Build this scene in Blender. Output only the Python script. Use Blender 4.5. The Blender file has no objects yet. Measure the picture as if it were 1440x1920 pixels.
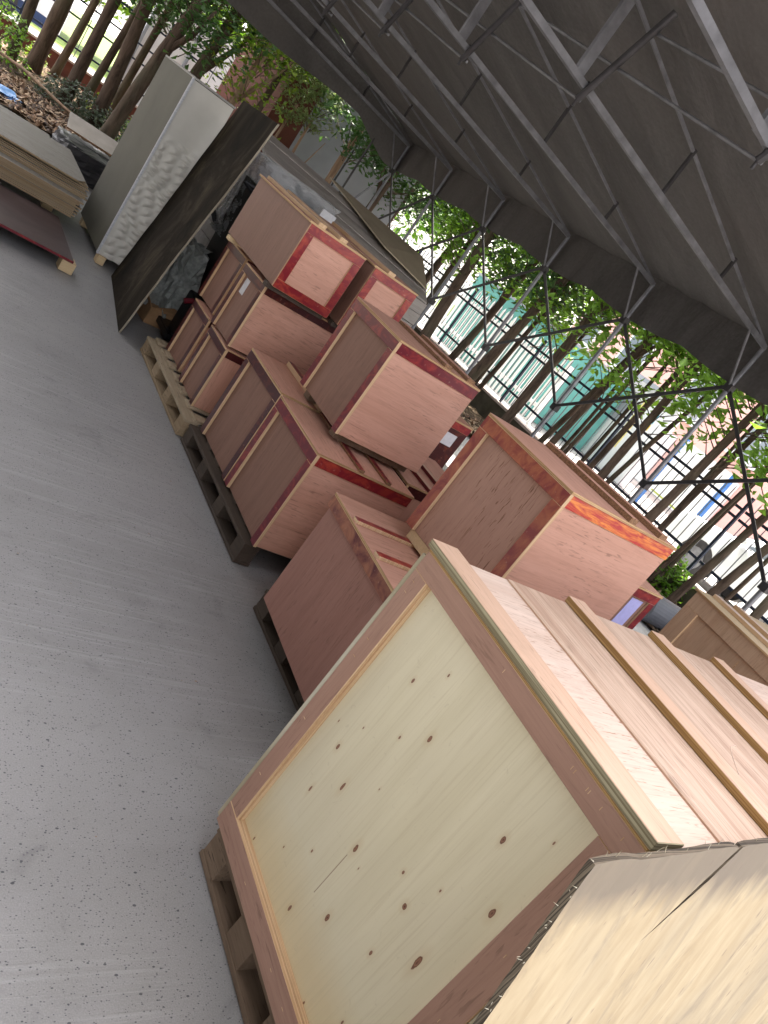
import bpy, math, random
from mathutils import Vector, Matrix
random.seed(7)
R = math.radians
SC = bpy.context.scene
COL = SC.collection

# ------------------------------------------------------------------ camera, world, sun, exposure
def set_camera():
    yaw, pitch, roll, F, H = 0.725667198, 0.289205229, 0.649090702, 1483.4592, 1.62
    f = Vector((math.sin(yaw)*math.cos(pitch), math.cos(yaw)*math.cos(pitch), -math.sin(pitch)))
    r = Vector((math.cos(yaw), -math.sin(yaw), 0))
    u = r.cross(f)
    iu = u*math.cos(roll) - r*math.sin(roll)
    ir = r*math.cos(roll) + u*math.sin(roll)
    cd = bpy.data.cameras.new('camera')
    cd.sensor_fit = 'VERTICAL'; cd.sensor_height = 36.0; cd.lens = F/1920*36.0
    cd.clip_start = 0.02; cd.clip_end = 800
    cam = bpy.data.objects.new('camera', cd); COL.objects.link(cam)
    m = Matrix.Identity(4)
    for i in range(3):
        m[i][0] = ir[i]; m[i][1] = iu[i]; m[i][2] = -f[i]
    m[0][3] = 0; m[1][3] = 0; m[2][3] = H
    cam.matrix_world = m
    SC.camera = cam
set_camera()
SUN_EL, SUN_AZ = R(62), R(20)
w = bpy.data.worlds.new('World'); SC.world = w; w.use_nodes = True
nt = w.node_tree; bg = nt.nodes['Background']
sky = nt.nodes.new('ShaderNodeTexSky'); sky.sky_type = 'NISHITA'; sky.sun_disc = False
sky.sun_elevation = SUN_EL; sky.sun_rotation = SUN_AZ; sky.dust_density = 3.0; sky.ozone_density = 1.0; sky.air_density = 1.0
# hazy sky: the blue is partly washed out
bw = nt.nodes.new('ShaderNodeHueSaturation'); bw.inputs['Saturation'].default_value = 0.30
wm = nt.nodes.new('ShaderNodeMix'); wm.data_type = 'RGBA'; wm.blend_type = 'MULTIPLY'; wm.inputs[0].default_value = 1.0; wm.inputs[7].default_value = (1.06, 1.0, 0.97, 1)
nt.links.new(sky.outputs[0], bw.inputs['Color']); nt.links.new(bw.outputs[0], wm.inputs[6]); nt.links.new(wm.outputs[2], bg.inputs[0]); bg.inputs[1].default_value = 0.15
sd = bpy.data.lights.new('sun', 'SUN'); sd.energy = 3.0; sd.angle = R(0.6); sd.color = (1.0, 0.95, 0.87)
so = bpy.data.objects.new('sun', sd); COL.objects.link(so)
sv = Vector((math.sin(SUN_AZ)*math.cos(SUN_EL), math.cos(SUN_AZ)*math.cos(SUN_EL), math.sin(SUN_EL)))
so.rotation_euler = sv.to_track_quat('Z', 'Y').to_euler(); so.location = (0, 0, 30)
SC.view_settings.view_transform = 'Standard'; SC.view_settings.look = 'None'
SC.view_settings.exposure = 2.55; SC.view_settings.gamma = 1.0
SC.cycles.max_bounces = 10; SC.cycles.diffuse_bounces = 6

# ------------------------------------------------------------------ materials
def srgb(r, g, b):
    def c(v):
        v /= 255.0
        return v/12.92 if v <= 0.04045 else ((v+0.055)/1.055)**2.4
    return (c(r), c(g), c(b), 1)
class NT:
    def __init__(s, name, rough=0.6, spec=0.3):
        s.m = bpy.data.materials.new(name); s.m.use_nodes = True
        s.t = s.m.node_tree; s.b = s.t.nodes['Principled BSDF']
        s.b.inputs['Roughness'].default_value = rough
        s.b.inputs['Specular IOR Level'].default_value = spec
    def n(s, typ, **kw):
        nd = s.t.nodes.new(typ)
        for k, v in kw.items(): setattr(nd, k, v)
        return nd
    def l(s, a, b): s.t.links.new(a, b)
    def coords(s, scale=(1, 1, 1), rot=(0, 0, 0), kind='Object'):
        tc = s.n('ShaderNodeTexCoord'); mp = s.n('ShaderNodeMapping')
        mp.inputs['Scale'].default_value = scale; mp.inputs['Rotation'].default_value = rot
        s.l(tc.outputs[kind], mp.inputs['Vector']); return mp.outputs[0]
    def noise(s, vec, scale=1.0, detail=4, rough=0.55, dist=0.0, four=True):
        nd = s.n('ShaderNodeTexNoise'); nd.noise_dimensions = '4D' if four else '3D'
        s.l(vec, nd.inputs['Vector'])
        nd.inputs['Scale'].default_value = scale; nd.inputs['Detail'].default_value = detail
        nd.inputs['Roughness'].default_value = rough; nd.inputs['Distortion'].default_value = dist
        if four:
            oi = s.n('ShaderNodeObjectInfo'); mu = s.n('ShaderNodeMath', operation='MULTIPLY'); mu.inputs[1].default_value = 37.0
            s.l(oi.outputs['Random'], mu.inputs[0]); s.l(mu.outputs[0], nd.inputs['W'])
        return nd.outputs['Fac']
    def ramp(s, fac, *stops, interp='LINEAR'):
        r = s.n('ShaderNodeValToRGB'); r.color_ramp.interpolation = interp
        e = r.color_ramp.elements
        while len(e) < len(stops): e.new(0.5)
        for i, (p, c) in enumerate(stops):
            e[i].position = p; e[i].color = c if len(c) == 4 else (*c, 1)
        s.l(fac, r.inputs[0]); return r.outputs[0]
    def mix(s, fac, a, b, mode='MIX'):
        m = s.n('ShaderNodeMix', data_type='RGBA', blend_type=mode)
        for k, v in ((0, fac), (6, a), (7, b)):
            if isinstance(v, (int, float, tuple)): m.inputs[k].default_value = v
            else: s.l(v, m.inputs[k])
        return m.outputs[2]
    def math(s, op, a, b=None):
        m = s.n('ShaderNodeMath', operation=op)
        for k, v in ((0, a), (1, b)):
            if v is None: continue
            if isinstance(v, (int, float)): m.inputs[k].default_value = v
            else: s.l(v, m.inputs[k])
        return m.outputs[0]
    def col(s, c):
        if isinstance(c, tuple): s.b.inputs['Base Color'].default_value = c
        else: s.l(c, s.b.inputs['Base Color'])
    def bump(s, h, strength=0.3, dist=0.002):
        b = s.n('ShaderNodeBump'); b.inputs['Strength'].default_value = strength; b.inputs['Distance'].default_value = dist
        s.l(h, b.inputs['Height']); s.l(b.outputs[0], s.b.inputs['Normal'])
K0, K1 = (0, 0, 0, 1), (1, 1, 1, 1)

def ply(name, base, dark, axis='z', fleck=0.5, fleckcol=None, rough=0.55, blot=0.5, fleck_w=1.0, fine=0.35, con=0.0):
    """wood veneer with the grain running along one local axis"""
    s = NT(name, rough, 0.25)
    sc = {'x': (1.2, 22, 22), 'y': (22, 1.2, 22), 'z': (22, 22, 1.2)}[axis]
    v = s.coords(sc)
    n1 = s.noise(v, 1.0, 6, 0.6, 0.6)
    c = s.mix(s.ramp(n1, (0.3+con, K0), (0.75-con, K1)), base, dark)
    sg = {'x': (5, 130, 130), 'y': (130, 5, 130), 'z': (130, 130, 5)}[axis]
    nf = s.noise(s.coords(sg), 1.0, 4, 0.6, 0.8)
    c = s.mix(s.math('MULTIPLY', s.ramp(nf, (0.48, K0), (0.64, K1)), fine), c, tuple([x*0.72 for x in dark[:3]]+[1]))
    lt = s.noise(s.coords(tuple(q*1.7 for q in sg)), 1.0, 3, 0.6, 0.5)
    c = s.mix(s.math('MULTIPLY', s.ramp(lt, (0.55, K0), (0.7, K1)), fine*0.8), c, tuple([min(1, x*1.18) for x in base[:3]]+[1]))
    v2 = s.coords((1.6, 1.6, 1.6)); n2 = s.noise(v2, 1.3, 3)
    c = s.mix(s.math('MULTIPLY', s.ramp(n2, (0.3, K0), (0.75, K1)), blot), c, dark)
    sf = {'x': (11, 110, 110), 'y': (110, 11, 110), 'z': (110, 110, 11)}[axis]
    n3 = s.noise(s.coords(sf), fleck_w, 2, 0.5, 1.2)
    n4 = s.noise(s.coords((4, 4, 4)), 1.0, 2)
    fl = s.math('MULTIPLY', s.ramp(n3, (0.58, K0), (0.67, K1)), s.ramp(n4, (0.38, K0), (0.55, K1)))
    fc = fleckcol or tuple([x*0.35 for x in dark[:3]]+[1])
    c = s.mix(s.math('MULTIPLY', fl, fleck), c, fc)
    gr = s.noise(s.coords((2.6, 2.6, 2.6)), 1.0, 6, 0.7, 0.7)
    c = s.mix(s.math('MULTIPLY', s.ramp(gr, (0.56, K0), (0.72, K1)), 0.30), c, tuple([x*0.55 for x in dark[:3]]+[1]))
    s.col(c); s.bump(n1, 0.12, 0.001)
    return s.m
def plyedge(name, a, b, axis='z', scale=220):
    s = NT(name, 0.7, 0.2)
    v = s.coords((4, 4, 4)); n = s.noise(v, 6, 4)
    sc = {'x': (scale, 2, 2), 'y': (2, scale, 2), 'z': (2, 2, scale)}[axis]
    n2 = s.noise(s.coords(sc), 1.0, 1)
    c = s.mix(s.ramp(n2, (0.42, K0), (0.58, K1)), a, b)
    c = s.mix(s.math('MULTIPLY', n, 0.5), c, b)
    s.col(c); return s.m
def film(name, dark, bright, amount=0.5, scale=(9, 9, 14), rough=0.3):
    s = NT(name, rough, 0.5)
    n = s.noise(s.coords(scale), 1.0, 5, 0.6, 1.8)
    c = s.mix(s.ramp(n, (0.62-0.35*amount, K0), (0.80-0.25*amount, K1)), dark, bright)
    n2 = s.noise(s.coords((60, 60, 60)), 1, 2)
    c = s.mix(s.math('MULTIPLY', s.ramp(n2, (0.66, K0), (0.74, K1)), 0.35), c, (0.5, 0.33, 0.25, 1))
    s.col(c); s.bump(n, 0.2, 0.001); return s.m
def plain(name, c, rough=0.6, var=0.25, scale=6, metal=0.0, spec=0.3, bump=0.0):
    s = NT(name, rough, spec); s.b.inputs['Metallic'].default_value = metal
    n = s.noise(s.coords((scale,)*3), 1.0, 5)
    d = tuple([x*(1-var) for x in c[:3]]+[1]); u = tuple([min(1, x*(1+var*0.6)) for x in c[:3]]+[1])
    s.col(s.mix(s.ramp(n, (0.3, K0), (0.7, K1)), d, u))
    if bump: s.bump(n, bump, 0.004)
    return s.m

PINK, PINKD = (0.64, 0.37, 0.28, 1), (0.48, 0.255, 0.18, 1)
M = {}
M['pink_x'] = ply('okoume_plywood_x', PINK, PINKD, 'x')
M['pink_z'] = ply('okoume_plywood_z', PINK, PINKD, 'z')
M['pink_y'] = ply('okoume_plywood_y', PINK, PINKD, 'y')
M['pinkfleck'] = ply('flecked_plywood', (0.46, 0.275, 0.205, 1), (0.35, 0.20, 0.15, 1), 'z', fleck=0.9, fleckcol=(0.14, 0.06, 0.03, 1), fleck_w=1.1)
M['dull_shaded_z'] = ply('dull_shaded_plywood_z', (0.30, 0.168, 0.125, 1), (0.215, 0.118, 0.086, 1), 'z', fleck=0.3)  # duller plywood, darkened further to carry the shade on aisle-facing sides
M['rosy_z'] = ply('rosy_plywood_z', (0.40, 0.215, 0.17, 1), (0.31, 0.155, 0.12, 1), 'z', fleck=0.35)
M['frame_y'] = ply('rosy_frame_y', (0.42, 0.26, 0.195, 1), (0.32, 0.185, 0.135, 1), 'y', fleck=0.4)
M['frame_z'] = ply('rosy_frame_z', (0.42, 0.26, 0.195, 1), (0.32, 0.185, 0.135, 1), 'z', fleck=0.4)
M['toppale'] = ply('pale_top_veneer', (0.70, 0.57, 0.48, 1), (0.60, 0.45, 0.36, 1), 'x', fleck=0.8, fleckcol=(0.32, 0.17, 0.10, 1), blot=0.2, fleck_w=1.6)
M['topgrain'] = ply('grained_top_veneer', (0.60, 0.455, 0.35, 1), (0.43, 0.29, 0.21, 1), 'y', fleck=0.5, blot=0.3, fine=0.6, con=0.12)
M['toppeach'] = ply('peach_batten_veneer', (0.64, 0.45, 0.335, 1), (0.54, 0.36, 0.25, 1), 'y', fleck=0.4)
M['cream'] = plyedge('cream_plywood_edge', (0.70, 0.52, 0.33, 1), (0.52, 0.34, 0.19, 1), 'x', 300)
M['creamz'] = plyedge('layered_plywood_edge', (0.66, 0.47, 0.26, 1), (0.30, 0.17, 0.08, 1), 'z', 420)
M['ochre'] = plyedge('ochre_plywood_edge', (0.50, 0.33, 0.14, 1), (0.30, 0.18, 0.07, 1), 'z', 420)
M['greyedge'] = plyedge('weathered_plywood_edge', (0.46, 0.42, 0.28, 1), (0.20, 0.17, 0.10, 1), 'z', 420)
M['greyedgex'] = plyedge('chalky_plywood_edge', (0.55, 0.52, 0.42, 1), (0.36, 0.32, 0.22, 1), 'x', 420)
M['osb'] = plain('chipboard_edge', (0.27, 0.15, 0.08, 1), 0.8, 0.6, 160)
M['film'] = film('maroon_film', (0.13, 0.010, 0.020, 1), (0.30, 0.035, 0.03, 1), 0.45)
M['filmred'] = film('red_film', (0.20, 0.013, 0.022, 1), (0.40, 0.06, 0.035, 1), 0.5)
M['filmdark'] = film('dark_maroon_film', (0.055, 0.010, 0.012, 1), (0.16, 0.035, 0.02, 1), 0.35)
M['filmfire'] = film('orange_streaked_film', (0.42, 0.022, 0.03, 1), (0.78, 0.27, 0.05, 1), 0.62, (6, 9, 40), 0.28)
M['filmrust'] = film('rusty_film', (0.19, 0.016, 0.016, 1), (0.36, 0.10, 0.04, 1), 0.7, (14, 14, 7), 0.35)
M['filmworn'] = film('worn_maroon_film', (0.10, 0.012, 0.018, 1), (0.34, 0.13, 0.07, 1), 0.8, (8, 10, 10), 0.35)
M['pallet'] = ply('pallet_pine', (0.40, 0.31, 0.20, 1), (0.24, 0.17, 0.10, 1), 'y', fleck=0.6, rough=0.8)
M['palletpale'] = ply('pallet_pine_pale', (0.50, 0.42, 0.30, 1), (0.30, 0.235, 0.155, 1), 'y', fleck=0.7, rough=0.8)
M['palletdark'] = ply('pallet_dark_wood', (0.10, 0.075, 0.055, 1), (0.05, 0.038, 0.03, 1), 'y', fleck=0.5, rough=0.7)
M['palletworn'] = ply('pallet_weathered_brown', (0.25, 0.18, 0.125, 1), (0.13, 0.09, 0.06, 1), 'y', fleck=0.8, rough=0.85)
M['paleblock'] = ply('fresh_pine_block', (0.70, 0.55, 0.33, 1), (0.58, 0.42, 0.24, 1), 'x', fleck=0.3)
M['steel'] = plain('galvanised_tube', (0.22, 0.225, 0.245, 1), 0.42, 0.3, 12, 0.55)
M['steeldark'] = plain('dark_steel_tube', (0.055, 0.052, 0.055, 1), 0.5, 0.3, 12, 0.3)
M['steelgrey'] = plain('grey_chord_tube', (0.19, 0.19, 0.205, 1), 0.5, 0.35, 10, 0.3)
M['paper'] = plain('printed_paper', (0.60, 0.60, 0.62, 1), 0.6, 0.1, 50)
M['lilac'] = plain('lilac_paper', (0.40, 0.40, 0.70, 1), 0.6, 0.12, 30)

def concrete():
    s = NT('broomed_concrete', 0.55, 0.5)
    big = s.noise(s.coords((0.7, 0.7, 0.7)), 1, 4, four=False)
    med = s.noise(s.coords((5, 7, 5)), 1, 5, 0.65, 0.5, four=False)
    broom = s.noise(s.coords((1.6, 62, 1)), 1.0, 2, 0.5, 0.35, four=False)
    gr = s.noise(s.coords((260, 260, 260)), 1, 3, four=False)
    c = s.mix(s.ramp(big, (0.3, K0), (0.7, K1)), (0.25, 0.25, 0.243, 1), (0.38, 0.378, 0.366, 1))
    c = s.mix(s.math('MULTIPLY', s.ramp(med, (0.35, K0), (0.7, K1)), 0.45), c, (0.37, 0.365, 0.37, 1))
    c = s.mix(s.math('MULTIPLY', s.ramp(med, (0.24, K1), (0.38, K0)), 0.55), c, (0.13, 0.13, 0.14, 1))
    c = s.mix(s.math('MULTIPLY', s.ramp(gr, (0.3, K0), (0.7, K1)), 0.35), c, (0.13, 0.13, 0.135, 1))
    st = s.noise(s.coords((2.2, 3.6, 1)), 1, 6, 0.7, 0.8, four=False)
    c = s.mix(s.math('MULTIPLY', s.ramp(st, (0.60, K0), (0.70, K1)), 0.45), c, (0.125, 0.125, 0.13, 1))
    bm = s.ramp(s.noise(s.coords((1.1, 1.1, 1)), 1, 2, four=False), (0.42, K0), (0.58, K1))
    ridge = s.math('MULTIPLY', s.ramp(broom, (0.52, K0), (0.68, K1)), bm)
    c = s.mix(s.math('MULTIPLY', ridge, 0.38), c, (0.42, 0.42, 0.42, 1))
    def specks(scale, lo, hi, colr, amt, c):
        vo = s.n('ShaderNodeTexVoronoi'); s.l(s.coords((1, 1.6, 1)), vo.inputs['Vector']); vo.inputs['Scale'].default_value = scale
        sep = s.n('ShaderNodeSeparateColor'); s.l(vo.outputs['Color'], sep.inputs[0])
        keep = s.math('LESS_THAN', sep.outputs[0], amt)
        siz = s.math('ADD', s.math('MULTIPLY', sep.outputs[1], hi-lo), lo)
        near = s.math('LESS_THAN', vo.outputs['Distance'], siz)
        return s.mix(s.math('MULTIPLY', s.math('MULTIPLY', keep, near), 0.85), c, colr), near
    c, _ = specks(120, 0.10, 0.34, (0.09, 0.095, 0.105, 1), 0.40, c)
    c, _ = specks(80, 0.06, 0.26, (0.05, 0.055, 0.065, 1), 0.30, c)
    c, _ = specks(42, 0.06, 0.22, (0.05, 0.055, 0.065, 1), 0.22, c)
    c, _ = specks(95, 0.06, 0.16, (0.42, 0.415, 0.41, 1), 0.07, c)
    c, _ = specks(17, 0.03, 0.10, (0.26, 0.16, 0.09, 1), 0.10, c)
    s.col(c)
    h = s.math('ADD', s.math('MULTIPLY', ridge, 0.8), s.math('MULTIPLY', gr, 0.5))
    s.bump(h, 0.5, 0.004)
    return s.m
M['concrete'] = concrete()
def soil():
    s = NT('leaf_litter_soil', 0.95, 0.1)
    n = s.noise(s.coords((9, 9, 9)), 1, 8, 0.75, four=False)
    c = s.ramp(n, (0.3, (0.035, 0.025, 0.018, 1)), (0.5, (0.10, 0.07, 0.045, 1)), (0.72, (0.24, 0.18, 0.12, 1)))
    s.col(c); s.bump(n, 1.0, 0.03); return s.m
M['soil'] = soil()
def canvas():
    s = NT('dusty_canopy_canvas', 0.75, 0.2)
    a = s.noise(s.coords((0.8, 3.2, 1)), 1, 5, 0.6, 0.6, four=False)
    b = s.noise(s.coords((30, 30, 30)), 1, 4, four=False)
    d = s.noise(s.coords((0.6, 0.6, 0.6)), 1, 3, four=False)
    c = s.mix(s.ramp(a, (0.3, K0), (0.7, K1)), (0.092, 0.087, 0.084, 1), (0.148, 0.140, 0.135, 1))
    c = s.mix(s.math('MULTIPLY', s.ramp(b, (0.3, K0), (0.75, K1)), 0.4), c, (0.045, 0.039, 0.037, 1))
    c = s.mix(s.math('MULTIPLY', s.ramp(d, (0.4, K0), (0.7, K1)), 0.5), c, (0.13, 0.115, 0.106, 1))
    s.col(c); s.bump(s.math('ADD', a, s.math('MULTIPLY', b, 0.1)), 0.55, 0.05); return s.m
M['canvas'] = canvas()
def leafmat(name, a, b, trans=0.45):
    s = NT(name, 0.45, 0.35)
    n = s.noise(s.coords((1.7, 1.7, 1.7)), 1, 3)
    n2 = s.noise(s.coords((23, 23, 23)), 1, 1)
    c = s.mix(s.ramp(n, (0.35, K0), (0.65, K1)), a, b)
    c = s.mix(s.math('MULTIPLY', s.ramp(n2, (0.4, K0), (0.6, K1)), 0.5), c, tuple([x*0.6 for x in a[:3]]+[1]))
    s.col(c)
    tr = s.n('ShaderNodeBsdfTranslucent'); hs = s.n('ShaderNodeHueSaturation')
    hs.inputs['Value'].default_value = 1.5; hs.inputs['Saturation'].default_value = 1.1
    s.l(c, hs.inputs['Color']); s.l(hs.outputs[0], tr.inputs['Color'])
    mx = s.n('ShaderNodeMixShader'); mx.inputs[0].default_value = trans
    out = s.t.nodes['Material Output']
    s.l(s.b.outputs[0], mx.inputs[1]); s.l(tr.outputs[0], mx.inputs[2]); s.l(mx.outputs[0], out.inputs[0])
    return s.m
M['leaf'] = leafmat('fresh_green_leaf', (0.12, 0.23, 0.035, 1), (0.24, 0.40, 0.07, 1), 0.5)
M['leafdark'] = leafmat('deep_green_leaf', (0.045, 0.10, 0.03, 1), (0.09, 0.17, 0.045, 1), 0.35)
M['leaflime'] = leafmat('lime_leaf', (0.16, 0.26, 0.035, 1), (0.28, 0.36, 0.06, 1), 0.5)
M['leafgrey'] = leafmat('greyish_shrub_leaf', (0.06, 0.085, 0.05, 1), (0.13, 0.16, 0.10, 1), 0.3)
def bark(name, a, b):
    s = NT(name, 0.9, 0.15)
    n = s.noise(s.coords((16, 16, 3)), 1, 6, 0.7, 0.5)
    n2 = s.noise(s.coords((3, 3, 1.2)), 1, 3)
    c = s.mix(s.ramp(n, (0.35, K0), (0.65, K1)), a, b)
    c = s.mix(s.math('MULTIPLY', s.ramp(n2, (0.5, K0), (0.7, K1)), 0.4), c, (0.13, 0.14, 0.09, 1))
    s.col(c); s.bump(n, 0.7, 0.01); return s.m
M['bark'] = bark('brown_bark', (0.045, 0.032, 0.024, 1), (0.14, 0.10, 0.075, 1))
M['barktan'] = bark('tan_bark', (0.20, 0.13, 0.085, 1), (0.38, 0.26, 0.18, 1))

# ------------------------------------------------------------------ geometry helpers
def tag(o, label=None, cat=None, group=None, kind=None):
    if label: o['label'] = label
    if cat: o['category'] = cat
    if group: o['group'] = group
    if kind: o['kind'] = kind
    return o
def empty(name, loc, rz=0.0, **kw):
    o = bpy.data.objects.new(name, None); COL.objects.link(o)
    o.empty_display_size = 0.1; o.location = loc; o.rotation_euler = (0, 0, rz)
    return tag(o, **kw)
class MB:
    def __init__(s): s.v = []; s.f = []; s.mi = []
    def face(s, pts, mi=0):
        i = len(s.v); s.v += [tuple(p) for p in pts]; s.f.append(tuple(range(i, i+len(pts)))); s.mi.append(mi)
    def box(s, a, b, mi=0, mis=None, mat=None):
        """mis: dict of face direction ('-x','+z'..) to material index"""
        x0, y0, z0 = a; x1, y1, z1 = b
        P = [Vector(p) for p in ((x0,y0,z0),(x1,y0,z0),(x1,y1,z0),(x0,y1,z0),(x0,y0,z1),(x1,y0,z1),(x1,y1,z1),(x0,y1,z1))]
        if mat: P = [mat @ p for p in P]
        i = len(s.v); s.v += [tuple(p) for p in P]
        for k, q in (('-z',(0,3,2,1)),('+z',(4,5,6,7)),('-y',(0,1,5,4)),('+x',(1,2,6,5)),('+y',(2,3,7,6)),('-x',(3,0,4,7))):
            s.f.append(tuple(i+j for j in q)); s.mi.append((mis or {}).get(k, mi))
        return s
    def tube(s, p, q, r, n=10, mi=0, r2=None, cap=True):
        p = Vector(p); q = Vector(q); d = (q-p).normalized(); r2 = r if r2 is None else r2
        a = d.orthogonal().normalized(); b = d.cross(a); i = len(s.v)
        for c, rr in ((p, r), (q, r2)):
            for k in range(n):
                t = 2*math.pi*k/n; s.v.append(tuple(c+a*math.cos(t)*rr+b*math.sin(t)*rr))
        for k in range(n):
            k2 = (k+1) % n; s.f.append((i+k, i+k2, i+n+k2, i+n+k)); s.mi.append(mi)
        if cap:
            s.f.append(tuple(i+k for k in range(n))[::-1]); s.mi.append(mi)
            s.f.append(tuple(i+n+k for k in range(n))); s.mi.append(mi)
        return s
    def path(s, pts, rad, n=8, mi=0):
        """a bent tube with shared rings"""
        pts = [Vector(p) for p in pts]; i0 = len(s.v); up = Vector((0.3, 0.2, 1)).normalized()
        for j, c in enumerate(pts):
            d = (pts[min(j+1, len(pts)-1)]-pts[max(j-1, 0)]).normalized()
            a = d.cross(Vector((1, 0.13, 0))).normalized(); b = d.cross(a)
            for k in range(n):
                t = 2*math.pi*k/n; s.v.append(tuple(c+(a*math.cos(t)+b*math.sin(t))*rad[j]))
        for j in range(len(pts)-1):
            for k in range(n):
                k2 = (k+1) % n; s.f.append((i0+j*n+k, i0+j*n+k2, i0+(j+1)*n+k2, i0+(j+1)*n+k)); s.mi.append(mi)
        s.f.append(tuple(i0+k for k in range(n))[::-1]); s.mi.append(mi)
        s.f.append(tuple(i0+(len(pts)-1)*n+k for k in range(n))); s.mi.append(mi)
    def bar(s, p, q, wd, ht, mi=0):
        """rectangular bar from p to q; ht measured as near to z as possible"""
        p = Vector(p); q = Vector(q); d = (q-p).normalized()
        side = d.cross(Vector((0, 0, 1)))
        side = side.normalized() if side.length > 1e-4 else Vector((1, 0, 0))
        up = side.cross(d).normalized(); i = len(s.v)
        for c in (p, q):
            for a, b in ((-1,-1),(1,-1),(1,1),(-1,1)): s.v.append(tuple(c+side*a*wd/2+up*b*ht/2))
        for q4 in ((0,1,2,3),(7,6,5,4),(0,4,5,1),(1,5,6,2),(2,6,7,3),(3,7,4,0)):
            s.f.append(tuple(i+k for k in q4)); s.mi.append(mi)
    def build(s, name, mats, parent=None, bevel=0.0, smooth=False, **kw):
        me = bpy.data.meshes.new(name); me.from_pydata(s.v, [], s.f)
        if not isinstance(mats, (list, tuple)): mats = [mats]
        for m in mats: me.materials.append(m)
        me.polygons.foreach_set('material_index', s.mi)
        if smooth: me.polygons.foreach_set('use_smooth', [True]*len(s.f))
        me.update()
        o = bpy.data.objects.new(name, me); COL.objects.link(o)
        if parent: o.parent = parent
        if bevel:
            b = o.modifiers.new('bevel', 'BEVEL'); b.width = bevel; b.segments = 1; b.limit_method = 'ANGLE'
        return tag(o, **kw)
def grid(nx, ny, fn, mi=0):
    m = MB()
    for j in range(ny+1):
        for i in range(nx+1): m.v.append(tuple(fn(i/nx, j/ny)))
    for j in range(ny):
        for i in range(nx):
            a = j*(nx+1)+i; m.f.append((a, a+1, a+nx+2, a+nx+1)); m.mi.append(mi)
    return m
def boxpart(name, a, b, mats, parent, mis=None, bevel=0.0015, **kw):
    return MB().box(a, b, 0, mis).build(name, mats, parent, bevel, **kw)

# ------------------------------------------------------------------ setting
def ground_sheet(name, x0, x1, y0, y1, z, m, nx=1, ny=1, amp=0):
    rr = random.Random(3)
    g = grid(nx, ny, lambda u, v: (x0+(x1-x0)*u, y0+(y1-y0)*v, z+(rr.random()*amp if amp else 0)))
    return g.build(name, m, kind='structure')
M['outer'] = plain('pale_outer_paving', (0.36, 0.35, 0.33, 1), 0.85, 0.2, 1.5)
M['lawn'] = plain('lawn_grass', (0.15, 0.22, 0.045, 1), 0.9, 0.5, 3)
M['asph'] = plain('outer_road', (0.20, 0.20, 0.20, 1), 0.9, 0.2, 2)
ground_sheet('ground', -300, 300, -300, 300, -0.012, M['outer'])
ground_sheet('concrete_floor', -9, 7.3, -14, 11.1, -0.004, M['concrete'])
ground_sheet('soil_strip', 7.3, 9.12, -6, 18.8, 0.0, M['soil'], 20, 200, 0.05)
ground_sheet('soil_bed', -3.1, 7.3, 11.1, 18.8, 0.0, M['soil'], 120, 70, 0.05)
ground_sheet('lawn', -20, 30, 27, 80, 0.0, M['lawn'])
ground_sheet('road', -20, 9, 19.4, 27, -0.006, M['asph'])
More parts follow.
